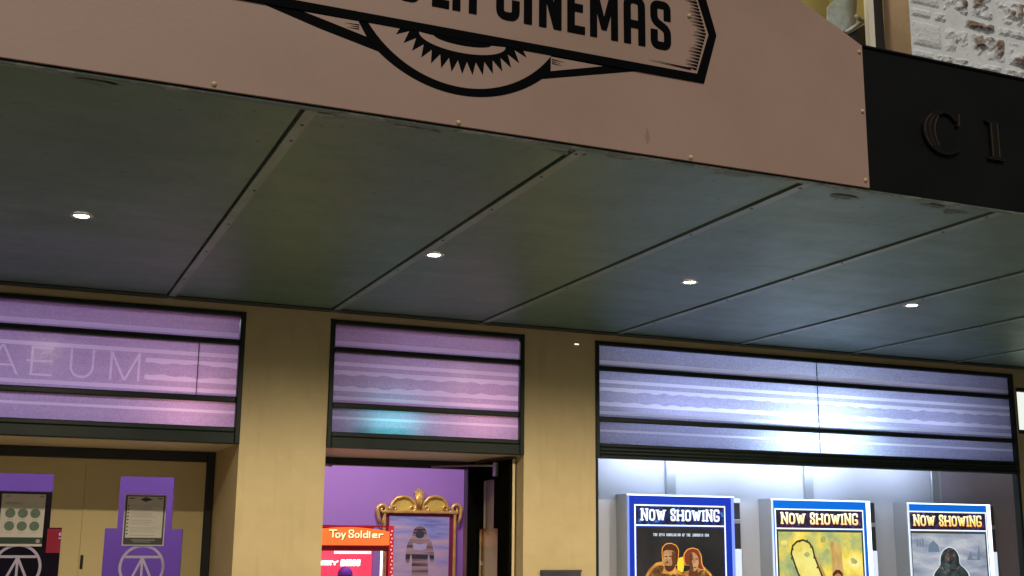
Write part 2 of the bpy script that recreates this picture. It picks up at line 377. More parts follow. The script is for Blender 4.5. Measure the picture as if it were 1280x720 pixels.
# stroke alphabet on a 1 x 1 box: list of (points, rounding, closed)
G = {
 'A': [([(0, 0), (0, 1), (1, 1), (1, 0)], .45, 0), ([(0, .4), (1, .4)], 0, 0)],
 'C': [([(1, .68), (1, 1), (0, 1), (0, 0), (1, 0), (1, .3)], .4, 0)],
 'E': [([(1, 1), (0, 1), (0, 0), (1, 0)], 0, 0), ([(0, .52), (.8, .52)], 0, 0)],
 'G': [([(1, .80), (1, 1), (0, 1), (0, 0), (1, 0), (1, .40), (.62, .40)], .35, 0)],
 'H': [([(0, 0), (0, 1)], 0, 0), ([(1, 0), (1, 1)], 0, 0), ([(0, .5), (1, .5)], 0, 0)],
 'I': [([(.5, 0), (.5, 1)], 0, 0)],
 'M': [([(0, 0), (0, 1), (.5, .2), (1, 1), (1, 0)], 0, 0)],
 'N': [([(0, 0), (0, 1)], 0, 0), ([(1, 0), (1, 1)], 0, 0), ([(0, 1), (1, 0)], 0, 2)],
 'O': [([(0, 0), (0, 1), (1, 1), (1, 0)], .5, 1)],
 'S': [([(1, .72), (1, 1), (0, 1), (0, .6), (1, .4), (1, 0), (0, 0), (0, .28)], .35, 0)],
 'W': [([(0, 1), (.27, -.02)], 0, 2), ([(.27, -.02), (.5, .9)], 0, 2), ([(.5, .9), (.73, -.02)], 0, 2), ([(.73, -.02), (1, 1)], 0, 2)],
 'T': [([(0, 1), (1, 1)], 0, 0), ([(.5, 1), (.5, 0)], 0, 0)],
 'R': [([(0, 0), (0, 1), (1, 1), (1, .5), (0, .5)], .3, 0), ([(.45, .5), (1, 0)], 0, 0)],
 'Y': [([(0, 1), (.5, .48), (1, 1)], 0, 0), ([(.5, .48), (.5, 0)], 0, 0)],
 'B': [([(0, 0), (0, 1), (.9, 1), (.9, .53), (0, .53)], .25, 0), ([(0, .53), (1, .53), (1, 0), (0, 0)], .25, 0)],
 'D': [([(0, 0), (0, 1), (1, 1), (1, 0)], .4, 1)],
 'o': [([(0, 0), (0, .6), (1, .6), (1, 0)], .5, 1)],
 'y': [([(0, .6), (.5, 0)], 0, 0), ([(1, .6), (.3, -.3)], 0, 0)],
 'l': [([(.5, 0), (.5, 1)], 0, 0)], 'i': [([(.5, 0), (.5, .6)], 0, 0), ([(.5, .85), (.5, .9)], 0, 0)],
 'd': [([(0, 0), (0, .6), (1, .6), (1, 0)], .5, 1), ([(1, 0), (1, 1)], 0, 0)],
 'e': [([(0, .32), (1, .32), (1, .6), (0, .6), (0, 0), (1, 0)], .4, 0)],
 'r': [([(0, 0), (0, .6)], 0, 0), ([(0, .4), (.3, .6), (.9, .6)], .3, 0)],
 '%': [([(0, .65), (0, 1), (.35, 1), (.35, .65)], .17, 1), ([(.65, 0), (.65, .35), (1, .35), (1, 0)], .17, 1), ([(.1, 0), (.9, 1)], 0, 0)],
 '5': [([(1, 1), (0, 1), (0, .58), (1, .58), (1, 0), (0, 0)], .3, 0)],
}
def glyph(mb, ch, x0, x1, z0, z1, t, y0, y1, serif=0, skew=0, mi=0):
    w_ = x1-x0-t; h_ = z1-z0-t
    def q(p): return (x0+t/2+p[0]*w_+skew*p[1]*h_, z0+t/2+p[1]*h_)
    for k, (pts, rd, cl) in enumerate(G[ch]):
        pp = [q(p) for p in pts]
        if rd: pp = rnd(pp, rd*max(w_, .3*h_), cl == 1)
        mb.stroke(pp, t, y0-k*.0003, y1, cl == 1, cl != 2, mi=mi)
    if serif:
        ends = {'N': [(0, 0), (0, 1), (1, 1)], 'H': [(0, 0), (0, 1), (1, 0), (1, 1)], 'I': [(.5, 0), (.5, 1)], 'W': [(0, 1), (.5, .85), (1, 1)], }.get(ch, [])
        for e in ends:
            a = q(e); mb.stroke([(a[0]-serif, a[1]), (a[0]+serif, a[1])], t*.55, y0-.0009, y1, cap=False, mi=mi)
    return mb

# ================================================================== SETTING
struct('pavement', MB().box(-40, 40, -6.2, 12, -.3, 0), 'paving')
struct('kerb', MB().box(-40, 40, -6.36, -6.205, -.3, -.005), 'kerb_stone')
struct('road', MB().box(-250, 250, -250, -6.365, -.5, -.13), 'asphalt')

# ================================================================== THEATRE BUILDING
bld = thing('theatre_building', 'mustard rendered theatre frontage with dark framed transom windows and doors', 'building', (0, 0, 0))
WALLS = [  # x0, x1, y0, y1, z0, z1
 (-7, -.30, 0, 1.16, 0, HEAD), (1.567, 2.205, 0, 1.16, 0, TOP), (3.808, 4.445, 0, 1.16, 0, TOP), (9.008, 9.035, 0, .062, 0, TOP),
 (9.035, 14, .002, .062, 0, 2.58), (9.035, 14, .002, .062, 3.03, TOP), (-7, 14, 0, .30, TOP, 3.93), (-7, -2.0, 0, .3, HEAD, TOP)]
for a in WALLS: obj('wall', MB().box(*a), 'mustard_render', bld)
# lintels: ceilings of the two door recesses
obj('lintel', MB().box(-.30, 1.567, .06, 1.16, HEAD, HEAD+.10), 'cream_paint', bld)
obj('lintel', MB().box(2.205, 3.808, .06, 1.16, HEAD, HEAD+.10), 'cream_paint', bld)
obj('edge_trim', MB().bbox(-7, 14, -.13, -.075, SOFFIT-.012, SOFFIT-.001, .004).box(-7, 14, -.074, -.004, SOFFIT-.007, SOFFIT-.001), 'dark_frame', bld)

def transom(x0, x1, glassmat, seams, ribs=0):
    f = MB(); s_ = .038; y0, y1 = -.012, .075
    f.bbox(x0, x0+s_, y0, y1, HEAD, TOP).bbox(x1-s_, x1, y0, y1, HEAD, TOP)
    f.bbox(x0+s_, x1-s_, y0+.002, y1, TOP-.035, TOP)
    if ribs:
        for k in range(4): f.bbox(x0+s_, x1-s_, y0-.008+.006*(k % 2), y1, HEAD+.0295*k, HEAD+.0295*(k+1)-.001, .008)
    else: f.bbox(x0+s_, x1-s_, y0+.003, y1, HEAD, HEAD+.082).bbox(x0+s_, x1-s_, y0+.008, y1, HEAD+.083, HEAD+.118)
    win = obj('transom_window', f, 'dark_frame', bld)
    for z in (2.932, 2.51): obj('glazing_bar', MB().bbox(x0+s_, x1-s_, .004, .06, z-.021, z+.021, .008), 'dark_frame', win)
    rows = [(HEAD+.119, 2.489), (2.531, 2.911), (2.953, TOP-.036)]
    for (z0, z1), ss in zip(rows, seams):
        xs = [x0+s_]+ss+[x1-s_]
        for a, b_ in zip(xs, xs[1:]): obj('pane', MB().box(a+.0025, b_-.0025, .028, .036, z0, z1, 0, 1), [glassmat, 'back_face'], win)
        for q in ss: obj('seam', MB().box(q-.0024, q+.0024, .024, .04, z0, z1), 'black_frame', win)
    return win
wl = transom(-2.0, 1.567, 'frosted_lilac', [[-.6], [-.6, 1.245], [-.6]])
wm = transom(2.205, 3.808, 'frosted_lilac', [[], [], []])
wr = transom(4.445, 9.008, 'frosted_white', [[6.70], [6.70], [6.70]], ribs=1)
# ---- left double doors in their recess (plane y = 1.0)
fr = MB().bbox(1.502, 1.566, .985, 1.07, 0, 2.19).bbox(-.299, -.24, .985, 1.07, 0, 2.19).bbox(-.24, 1.502, .987, 1.07, 2.11, 2.19)
obj('door_frame', fr, 'black_frame', bld)
def stepped(xc, wn, ww, zs, zt, zb=.35): return [(xc-ww, zb), (xc+ww, zb), (xc+ww, zs), (xc+wn, zs), (xc+wn, zt), (xc-wn, zt), (xc-wn, zs), (xc-ww, zs)]
def leaf_frame(mb, x0, x1, z1, xc, wn, ww, zs, zt, y0, y1, zb=.35, z0=.02):
    mb.box(x0, xc-ww, y0, y1, z0, zs).box(xc+ww, x1, y0, y1, z0, zs)
    mb.box(x0, xc-wn, y0, y1, zs, zt).box(xc+wn, x1, y0, y1, zs, zt)
    mb.box(x0, x1, y0, y1, zt, z1).box(xc-ww, xc+ww, y0, y1, z0, zb)
    return mb
def ring_logo(xc, zc, r, yf):
    mb = MB().stroke(arc(xc, zc, r, r, 0, 360, 40)[:-1], r*.125, yf-.001, yf, closed=True)
    mb.stroke([(xc-r*.80, zc+r*.48), (xc+r*.80, zc+r*.48)], r*.12, yf-.0014, yf, cap=False)
    mb.stroke([(xc, zc+r*.45), (xc-r*.55, zc-r*.75)], r*.11, yf-.0018, yf, cap=False).stroke([(xc, zc+r*.45), (xc+r*.55, zc-r*.75)], r*.11, yf-.0022, yf, cap=False)
    return mb.stroke([(xc, zc+r*.45), (xc, zc-r*.9)], r*.11, yf-.0026, yf, cap=False)
for xc, x0, x1 in ((1.062, .637, 1.499), (.175, -.237, .603)):
    d = obj('door', leaf_frame(MB(), x0, x1, 2.1097, xc, .203, .29, 1.59, 1.985, 1.0, 1.045), 'mustard_door', bld)
    obj('pane', MB().prism(stepped(xc, .2025, .2895, 1.5895, 1.9845, .3505), 1.016, 1.024), 'door_glass', d)
    obj('logo', ring_logo(xc-.0, 1.30, .16, 1.015), 'logo_lavender', d)
obj('meeting_strip', MB().box(.6035, .6365, .992, 1.04, .02, 2.1095), 'mustard_door', bld)
obj('door_lock', MB().bbox(.612, .632, .978, .991, 1.29, 1.39), 'black_frame', bld)
# ---- middle doorway: frame at the back of the recess, leaf folded out against the right reveal
fr = MB().bbox(2.206, 2.27, 1.06, 1.158, 0, 2.19).bbox(3.745, 3.807, 1.06, 1.158, 0, 2.19).bbox(2.27, 3.745, 1.062, 1.158, 2.128, 2.19)
obj('door_frame', fr, 'black_frame', bld)
d = MB(); leaf_frame(d, .14, 1.05, 2.165, .612, .151, .238, 1.62, 2.02, -3.79, -3.745)
d.v = [(-a[1], a[0], a[2]) for a in d.v]            # turn the leaf: its width runs into the recess
d.f = [f_ for f_ in d.f]
door = obj('door', d, 'leaf_black', bld)
g = MB().prism(stepped(.612, .1505, .2375, 1.6195, 2.0195, .3505), -3.772, -3.764); g.v = [(-a[1], a[0], a[2]) for a in g.v]
obj('pane', g, 'leaf_glass', door)
obj('bead', MB().box(3.775, 3.790, .752, .7625, 1.622, 2.018).box(3.775, 3.790, .839, .8495, .36, 1.619), 'cream_paint', door)
obj('edge_strip', MB().box(3.770, 3.791, .132, .139, .02, 2.165), 'cream_paint', door)
obj('hinge_plate', MB().bbox(3.715, 3.742, .36, .42, 2.04, 2.15), 'steel', door)
obj('closer_arm', MB().tube([(3.735, .40, 2.125), (3.70, .72, 2.14), (3.40, 1.04, 2.14)], .008), 'steel', door)
d2 = obj('door', MB().box(2.222, 2.267, .25, 1.05, .02, 2.165), 'leaf_black', bld)
obj('closer_arm', MB().tube([(2.30, 1.05, 2.135), (2.52, 1.0, 2.12)], .012).box(2.27, 2.40, 1.0, 1.055, 2.10, 2.16), 'steel', d2)

# ---- display window below the right transom
df = MB().bbox(4.446, 4.47, -.006, .06, 0, HEAD-.001).bbox(8.972, 9.007, -.006, .06, 0, HEAD-.001).box(4.47, 8.972, -.004, .06, 0, .35)
dw = obj('display_window', df, 'dark_frame', bld)
obj('pane', MB().box(4.472, 8.970, .026, .032, .352, HEAD-.002), 'clear_glass', dw)
# ---- sliver of the next window at the right
nw = obj('side_window', MB().bbox(9.036, 14, -.004, .05, 2.99, 3.029).bbox(9.036, 14, -.004, .05, 2.581, 2.62).bbox(9.036, 9.05, -.003, .05, 2.62, 2.99), 'black_frame', bld)
glow('lit_pane', (.9, .95, .88), .75); obj('pane', MB().box(9.0505, 14, .02, .03, 2.6205, 2.9895), 'lit_pane', nw)

# ---- upper storey: window bay and white-painted rough stone
XS, ZB = 7.99, 3.93
sw = obj('stone_wall', MB().box(XS, 16, -.022, .32, ZB, 9.5), 'mortar_white', bld)
def stone(x0, x1, z0, z1, rough=1.0):
    nx = max(4, int((x1-x0)/.032)); nz = max(3, int((z1-z0)/.032)); mb = MB(); cols = []
    for j in range(nz+1):
        for i in range(nx+1):
            u, v_ = i/nx, j/nz; x = x0+(x1-x0)*u; z = z0+(z1-z0)*v_
            e = min(u*(x1-x0), (1-u)*(x1-x0), v_*(z1-z0), (1-v_)*(z1-z0)); k = min(1, e/.05)
            n_ = noise.fractal(Vector((x*5.5, z*5.5, 3.3)), .8, 2.1, 4); n2 = noise.noise(Vector((x*1.7+9, z*1.9, 1)))
            n3_ = noise.noise(Vector((x*21, z*21, 7))); hgt = .012+k*(.028+rough*(.062*n_+.012*n2+.030*n3_)); mb.v.append((x, -.004-max(0, hgt), z)); cols.append(max(0, min(1, .35+k*rough*(n_*.55+.12)-(1-rough)*.3)))
    for j in range(nz):
        for i in range(nx): a = j*(nx+1)+i; mb.face((a, a+1, a+nx+2, a+nx+1))
    b0 = len(mb.v)
    for x, z in ((x0, z0), (x1, z0), (x1, z1), (x0, z1)): mb.v.append((x, .022, z)); cols.append(0)
    c_ = [0, nx, (nz+1)*(nx+1)-1, nz*(nx+1)]
    for q in range(4): mb.face((c_[q], b0+q, b0+(q+1) % 4, c_[(q+1) % 4]))
    o = obj('stone', mb, 'worn_stone', sw); at = o.data.color_attributes.new('relief', 'FLOAT_COLOR', 'POINT')
    for k, v_ in enumerate(cols): at.data[k].color = (v_, v_, v_, 1)
z = 5.80; row = 0
while z < 7.7:
    hgt = (.14, .33, .13, .31)[row % 4] if row % 4 in (0, 2) else (.33, .31)[row // 2 % 2]
    x = XS+.005; k = 0
    while x < 10.6:
        L_ = (.30+.12*(row % 2)) if k == 0 else random.uniform(.34, .56)
        stone(x, x+L_-.022, z, z+hgt-.022, .12 if k == 0 else random.uniform(.75, 1.15)); x += L_; k += 1
    z += hgt; row += 1
obj('wall', MB().box(-7, 5.6, .0, .3, ZB, 9.5), 'cream_paint', bld)
XP = ony(1093, 40, .345)[0]; XQ = ony(1087, 40, .335)[0]
ub = obj('upper_window', MB().bbox(XP, XS-.006, .345, .42, 4.3, 9).bbox(5.62, 5.78, .345, .42, 4.3, 9).box(5.6, XS-.006, .33, .43, ZB, 4.3), 'black_frame', bld)
obj('reveal', MB().box(XS-.005, XS-.001, -.02, .344, 4.3, 9), 'tan_reveal', ub)
obj('stop_strip', MB().box(XQ, XP-.001, .335, .40, 4.3, 9), 'white_strip', ub)
obj('pane', MB().box(5.785, XQ-.002, .37, .376, 4.3, 9), 'clear_glass', ub)
struct('upper_room', MB().box(5.3, 8.4, 1.6, 1.7, 4.0, 9.2).box(8.3, 8.4, .44, 1.6, 4.0, 9.2).box(5.3, 8.4, .44, 1.6, 3.95, 4.05).box(5.3, 8.4, .44, 1.7, 9.2, 9.3).box(5.2, 5.3, .44, 1.7, 4, 9.2), 'yellow_wall')

# ================================================================== AWNING
aw = thing('awning', 'deep dark grey-green panelled street awning over the theatre entrance', 'awning', (3.5, -2.1, SOFFIT))
proto = MB()
nx, ny = 12, 30; X0, X1, Y0, Y1 = .981+.007, 2.181-.007, -DEPTH+.02, -.012
proto.box(X0, X1, Y0, Y1, SOFFIT, SOFFIT+.03)
pan = None
for k in range(-6, 11):
    mb = MB().box(X0, X1, Y0, Y1, SOFFIT, SOFFIT+.03)
    if pan is None: pan = obj('soffit_panel', mb, 'soffit_paint', aw); pan.location.x += 1.2*k
    else: o = pan.copy(); C.objects.link(o); o.location.x = 1.2*k
st0 = None
for k in range(-6, 12):
    xj = .981+1.2*k
    if st0 is None:
        mb = MB().box(.981-.0065, .981+.0068, Y0, Y1, SOFFIT+.012, SOFFIT+.03)
        st0 = obj('joint_gap', mb, 'soffit_gap', aw); st0.location.x = 1.2*k
        st1 = obj('cover_strip', MB().box(.981+.0085, .981+.058, Y0, Y1, SOFFIT-.009, SOFFIT-.001), 'soffit_strip', aw); st1.location.x = 1.2*k
    else:
        for q in (st0, st1): o = q.copy(); C.objects.link(o); o.location.x = 1.2*k
sc0 = None
for k in range(-1, 8):
    for yy in (-4.1, -3.75, -3.1, -2.4, -1.6, -.8):
        if sc0 is None: sc0 = obj('screw', MB().dome((.981+.037, 0, SOFFIT-.0088), .009, '-z', .004, 8, 2), 'soffit_gap', aw); o = sc0
        else: o = sc0.copy(); C.objects.link(o)
        o.location.x = 1.2*k+random.uniform(-.01, .01); o.location.y = yy+random.uniform(-.12, .12)
obj('edge_bead', MB().box(-7, 14, -DEPTH+.004, -DEPTH+.035, SOFFIT-.010, SOFFIT-.002), 'flaked_edge', aw)
rng = random.Random(5)
for k in range(16):                                          # curled flakes of old paint along the outer edge
    xf = rng.choice((.3, 1.0, 1.45, 2.1, 2.3, 2.9, 3.15, 3.3, 3.75, 4.3))+rng.uniform(-.12, .12); yf = -DEPTH+.05+rng.uniform(0, .13); w_ = rng.uniform(.04, .14); d_ = rng.uniform(.015, .04)
    pl = [(xf+w_*math.cos(a)*rng.uniform(.6, 1), yf+d_*math.sin(a)*rng.uniform(.6, 1)) for a in [R(q*45) for q in range(8)]]
    mb = MB(); mb.v = [(x_, y_, SOFFIT-.0008-rng.uniform(0, .006)) for x_, y_ in pl]+[(xf, yf, SOFFIT-.0006)]; [mb.face((8, (q+1) % 8, q)) for q in range(8)]
    obj('paint_flake', mb, 'flaked_edge', aw)
obj('roof_deck', MB().box(-7, 14, -DEPTH+.06, -.01, 3.60, 3.66), 'asphalt', aw)
obj('fascia', MB().box(-7, 14, -DEPTH+.012, -DEPTH+.055, 3.22, 3.955), 'fascia_black', aw)
obj('fascia_cap', MB().box(3.75, 14, -DEPTH+.002, -DEPTH+.07, 3.956, 3.966), 'fascia_black', aw)
# raised serif letters C I on the black fascia, bronze side faces
YF = -DEPTH+.012
def serif_letter(outer):
    mb = MB()
    for k, (pl, mi) in enumerate(outer): mb.prism(pl, YF-.014-.001*mi, YF, mi)
    return mb
c = ony(1178, 166, YF); rx, rz = .135, .118; cx, cz = 4.235, 3.575
outC = arc(cx, cz, rx, rz, 42, 318, 40); inC = arc(cx+.018, cz, rx-.058, rz-.014, 318, 42, 40)
mb = MB().prism(outC+inC, YF-.018, YF, 0).prism([(cx+.085, cz+.045), (cx+.106, cz+.045), (cx+.106, cz+.115), (cx+.092, cz+.098)], YF-.0175, YF, 0)
for rr_, dx_, th_ in ((.0, .006, .007), (.026, .010, .004), (.052, .017, .008)):
    mb.stroke(arc(cx+dx_, cz, rx-rr_-.006, rz-.006-rr_*.2, 128, 226, 20), th_*.8, YF-.020, YF-.0181, cap=False, mi=1)
mb.stroke([(cx+.103, cz+.048), (cx+.103, cz+.112)], .006, YF-.0195, YF-.0176, cap=False, mi=1)
obj('letter', mb, ['letter_black', 'letter_bronze'], aw)
ix = 4.573
mb = MB().prism([(ix-.055, 3.475), (ix+.058, 3.475), (ix+.058, 3.482), (ix+.032, 3.492), (ix+.032, 3.668), (ix+.055, 3.678), (ix+.055, 3.685), (ix-.055, 3.685), (ix-.055, 3.678), (ix-.030, 3.668), (ix-.030, 3.492), (ix-.055, 3.482)], YF-.018, YF, 0)
for dx_ in (-.022, .022): mb.stroke([(ix+dx_, 3.492), (ix+dx_, 3.672)], .006, YF-.020, YF-.0181, cap=False, mi=1)
obj('letter', mb, ['letter_black', 'letter_bronze'], aw)

# ================================================================== CINEMA SIGN (brown gabled board on the awning edge)
XC = 1.632; YS = -DEPTH
sg = thing('cinema_sign', 'brown gabled sign board with black cinema emblem on the awning edge', 'sign', (1.68, YS, 3.22))
bd = obj('board', MB().prism([(-.38, 3.221), (3.742, 3.221), (3.742, 3.953), (3.0, 4.31), (.36, 4.31), (-.38, 3.953)], YS-.008, YS+.010), 'sign_brown', sg)
bt = MB().box(-.378, 3.74, YS-.0115, YS-.0082, 3.222, 3.236)
Lk = lambda n: YS-.008-.0012*n
ZL, ZU, ZM, HW = 3.604, 3.642, 3.849, 1.258
def mir(p): return [(2*XC-x_, z_) for x_, z_ in p][::-1]
lay = lambda polys, n: [MB().prism(p, Lk(n), Lk(n-1)-.0001) for p in polys]
def sub(name, polys, n, mat_):
    mb = MB()
    for p in polys: mb.prism(p, Lk(n), Lk(n-1)+.0002)
    return obj(name, mb, mat_, sg)
# outer ring (lower part of the eye) and wings first
co = [p for p in arc(XC, 3.93, .574, .574, 196, 344, 48)]; ci = [p for p in arc(XC, 3.895, .505, .505, 343, 197, 48)]
RX = [(XC+.36, 3.487), (XC+.82, 3.600), (XC+.82, 3.6035), (XC+.33, 3.6035)]
wing = [(XC+.41, 3.598), (XC+.663, 3.597), (XC+.409, 3.531)]
LW = [(XC-.83, 3.6035), (XC-.83, 3.600), (XC-.608, 3.541), (XC-.366, 3.487), (XC-.33, 3.6035)]
lw = [(XC-.676, 3.600), (XC-.454, 3.6005), (XC-.418, 3.541)]
def clip_z(poly, zmax=3.6035): # keep the part of a polygon below the banner
    out = []
    for k in range(len(poly)):
        a, b_ = poly[k], poly[(k+1) % len(poly)]
        if a[1] <= zmax: out.append(a)
        if (a[1]-zmax)*(b_[1]-zmax) < 0: u = (zmax-a[1])/(b_[1]-a[1]); out.append((a[0]+(b_[0]-a[0])*u, zmax))
    return out
disc = clip_z(arc(XC, 3.93, .574, .574, 180, 360, 64))
inner = clip_z(arc(XC, 3.895, .505, .505, 180, 360, 64))
sub('emblem_wing', [RX], 1, 'sign_black'); sub('emblem_wing', [LW], 1, 'sign_black')
sub('emblem_ring', [disc], 2, 'sign_black'); sub('emblem_field', [inner], 3, 'sign_brown')
sub('wing_field', [wing], 3, 'sign_brown'); sub('wing_field', [lw], 3, 'sign_brown')
for z_, l_ in ((3.588, .06), (3.579, .04), (3.57, .05)):
    sub('hatch_line', [[(XC+.415, z_), (XC+.415+l_, z_-.006), (XC+.415, z_-.005)]], 4, 'sign_black'); sub('hatch_line', [[(XC-.45, z_), (XC-.45-l_, z_-.004), (XC-.45, z_-.005)]], 4, 'sign_black')
tips = []                                                    # toothed iris
n_t = 19
teeth = [(XC+.338, 3.6035)]
for k in range(n_t*2+1):
    a = 334-(334-206)*k/(n_t*2); rr_ = (.335, .393)[k % 2]; ex = 1+.0*k
    teeth.append((XC+rr_*1.0*math.cos(R(a))*1.02, 3.838+rr_*math.sin(R(a))*(.99)))
teeth.append((XC-.338, 3.6035))
teeth = clip_z(teeth)
sub('emblem_iris', [teeth], 4, 'sign_black')
up = arc(XC+.0, 3.77, .235, .228, 313, 227, 24)
cres = [(XC-.195, 3.602)]+[(XC+.195*math.sin(u), 3.602-.060*math.cos(u)) for u in [(-1.45+2.9*k/24) for k in range(25)]]+[(XC+.195, 3.602)]
cres += [(XC+.13*math.sin(u), 3.600-.026*math.cos(u)) for u in [(1.45-2.9*k/24) for k in range(25)]]
sub('emblem_iris', [cres], 5, 'sign_brown')
# banner outline
H2 = ZM*2-ZL
def bann(e): return [(XC-HW+e*1.03, ZM), (XC-HW+.073+e*.9, ZL+e), (XC+HW-.073-e*.9, ZL+e), (XC+HW-e*1.03, ZM), (XC+HW-.073-e*.9, H2-e), (XC-HW+.073+e*.9, H2-e)]
bo, bi = bann(0), bann(.038)
mb = MB()
for k in range(6): j = (k+1) % 6; mb.prism([bo[k], bo[j], bi[j], bi[k]], Lk(6), Lk(0)+.001)
obj('banner_border', mb, 'sign_black', sg)
for k in range(26):                                          # hatching inside the right and left tips
    z_ = ZL+.062+k*.0165; e_ = XC+HW-.073-.055+.073*(1-abs(z_-ZM)/(ZM-ZL))*1.0; l_ = random.uniform(.045, .07)
    for sx in (1, -1):
        q = [(e_, z_-.0038), (e_, z_+.0038), (e_-l_, z_+.004)]
        q = q if sx > 0 else [(2*XC-a_, b_) for a_, b_ in q]
        sub('hatch_line', [q], 4, 'sign_black')
sub('hatch_line', [[(XC+HW-.14, ZL+.055), (XC+HW-.14, ZL+.062), (XC+HW-.36, ZL+.066)]], 4, 'sign_black')
for ch, a, b_ in (('S', 1.335, 1.437), ('E', 1.492, 1.568), ('A', 1.583, 1.693), ('C', 1.783, 1.892), ('I', 1.913, 1.953), ('N', 1.985, 2.093), ('E', 2.122, 2.208), ('M', 2.234, 2.373), ('A', 2.404, 2.513), ('S', 2.542, 2.647)):
    t_ = .0355 if ch != 'M' else .034
    if ch == 'I': mb = MB().box(a, b_-.002, Lk(4), Lk(0)+.001, 3.731, 3.966)
    elif ch == 'N':
        mb = MB().box(a, a+t_, Lk(4), Lk(0)+.001, 3.731, 3.966).box(b_-t_, b_, Lk(4), Lk(0)+.001, 3.731, 3.966).prism([(a+.002, 3.966), (a+t_+.002, 3.966), (b_-.002, 3.731), (b_-t_-.002, 3.731)], Lk(4)-.0004, Lk(0)+.001)
    elif ch == 'M':
        mm_ = (a+b_)/2
        mb = MB().box(a, a+t_, Lk(4), Lk(0)+.001, 3.731, 3.966).box(b_-t_, b_, Lk(4), Lk(0)+.001, 3.731, 3.966).prism([(a+.002, 3.966), (a+t_, 3.966), (mm_, 3.83), (b_-t_, 3.966), (b_-.002, 3.966), (mm_+.013, 3.772), (mm_-.013, 3.772)], Lk(4)-.0004, Lk(0)+.001)
    else: mb = glyph(MB(), ch, a, b_, 3.731, 3.966, t_, Lk(4), Lk(0)+.001)
    obj('letter', mb, 'sign_black', sg)
sc0 = None
for x_, z_ in ((.621, 3.24), (1.621, 3.234), (2.739, 3.236), (2.747, 3.922), (3.722, 3.916), (3.722, 3.607), (3.718, 3.255), (-.33, 3.25), (-.33, 3.6)):
    if sc0 is None: sc0 = obj('screw', MB().dome((0, YS-.0085, 0), .011, '-y', .011, 10, 3), 'cream_paint', sg); o = sc0; bx = sc0.location.copy()
    else: o = sc0.copy(); C.objects.link(o)
    o.location = (x_, 0, z_)

# ================================================================== DOWNLIGHTS
glow('lamp_face', (1, .86, .62), 60)
for k, (x_, y_, nm) in enumerate(((.278, -2.14, 'leftmost round soffit downlight glowing above the lettered transom window'), (2.291, -2.10, 'second round downlight from the left, beside the second soffit joint'),
                               (4.079, -2.095, 'third round downlight from the left, in the soffit above the plain pillar'), (5.928, -2.10, 'rightmost round soffit downlight in front of the poster window'))):
    dl = thing('downlight', nm, 'light', (x_, y_, SOFFIT), 'soffit downlights')
    rim = MB(); n_ = 20
    for ring, (r_, z_) in enumerate(((.062, SOFFIT-.0005), (.060, SOFFIT-.006), (.045, SOFFIT-.009), (.040, SOFFIT-.002))):
        for q in range(n_): th = 2*math.pi*q/n_; rim.v.append((x_+r_*math.cos(th), y_+r_*math.sin(th), z_))
    for ring in range(3):
        for q in range(n_): rim.face((ring*n_+q, (ring+1)*n_+q, (ring+1)*n_+(q+1) % n_, ring*n_+(q+1) % n_), 0, True)
    obj('rim', rim, 'steel', dl)
    obj('lamp_lens', MB().dome((x_, y_, SOFFIT-.001), .0395, '-z', .007, 16, 3), 'lamp_face', dl)
    lamp('downlight_beam', 'SPOT', (x_, y_, SOFFIT-.03), 168, (1, .84, .60), dl, spot_size=R(165), spot_blend=.7, shadow_soft_size=.014)

# ================================================================== INTERIOR: foyer behind the doors
struct('foyer_wall', MB().box(-3.2, 5.6, 4.0, 4.15, 0, 3.6), 'purple_wall')
struct('foyer_side_wall', MB().box(-3.2, -3.1, 1.17, 3.99, 0, 3.6), 'purple_wall')
struct('foyer_end_wall', MB().box(5.5, 5.6, 1.17, 3.99, 0, 3.6), 'purple_wall')
struct('foyer_ceiling', MB().box(-3.2, 5.6, .10, 4.15, 3.62, 3.72), 'ceiling_white')
struct('foyer_floor', MB().box(-3.1, 5.5, 1.17, 3.99, .002, .02), 'dark_floor')
glow('lamp_tube', (1, .9, .95), 4)
for x_, nm in ((-.6, 'flat foyer ceiling lamp glowing behind the lettered left transom'), (1.6, 'flat foyer ceiling lamp behind the pillar between the doorways'), (3.6, 'flat foyer ceiling lamp over the open middle doorway')):
    fl = thing('foyer_lamp', nm, 'light', (x_, 2.4, 3.60), 'foyer ceiling lamps')
    obj('lamp_case', MB().box(x_-.3, x_+.3, 2.3, 2.5, 3.585, 3.615), 'white_paint', fl); obj('lamp_lens', MB().box(x_-.28, x_+.28, 2.32, 2.48, 3.575, 3.584), 'lamp_tube', fl)
    lamp('foyer_light', 'AREA', (x_, 2.4, 3.56), 46, (.90, .84, 1.0), fl, size=.7)
# voids above the recesses: pinkish lamps and a small green box behind the frosted glass
struct('void_wall', MB().box(1.58, 2.19, .305, 1.15, HEAD+.1, 3.6).box(3.82, 4.43, .305, 1.15, HEAD+.1, 3.6), 'purple_wall')
glow('pink_globe', (1, .62, .55), 6); glow('green_face', (.10, .95, .70), 5)
for x_, y_, z_, e_, nm in ((1.20, .42, 2.42, 2.2, 'pinkish globe lamp glowing behind the lettered left transom'), (3.45, .42, 2.42, 2.2, 'pinkish globe lamp glowing behind the transom over the open doorway')):
    gl_ = thing('globe_lamp', nm, 'light', (x_, y_, HEAD+.1), 'pink globe lamps')
    obj('globe', MB().dome((x_, y_, z_), .05, '+z', .05, 12, 5).dome((x_, y_, z_), .05, '-z', .05, 12, 5), 'pink_globe', gl_); obj('lamp_base', MB().tube([(x_, y_, HEAD+.101), (x_, y_, z_-.045)], .02), 'white_paint', gl_)
    lamp('globe_light', 'POINT', (x_, y_-.07, z_), e_, (1, .50, .42), gl_, shadow_soft_size=.06)
ex = thing('green_light_box', 'small green lit box glowing through the frosted transom over the doorway', 'light', (2.73, .25, HEAD+.1))
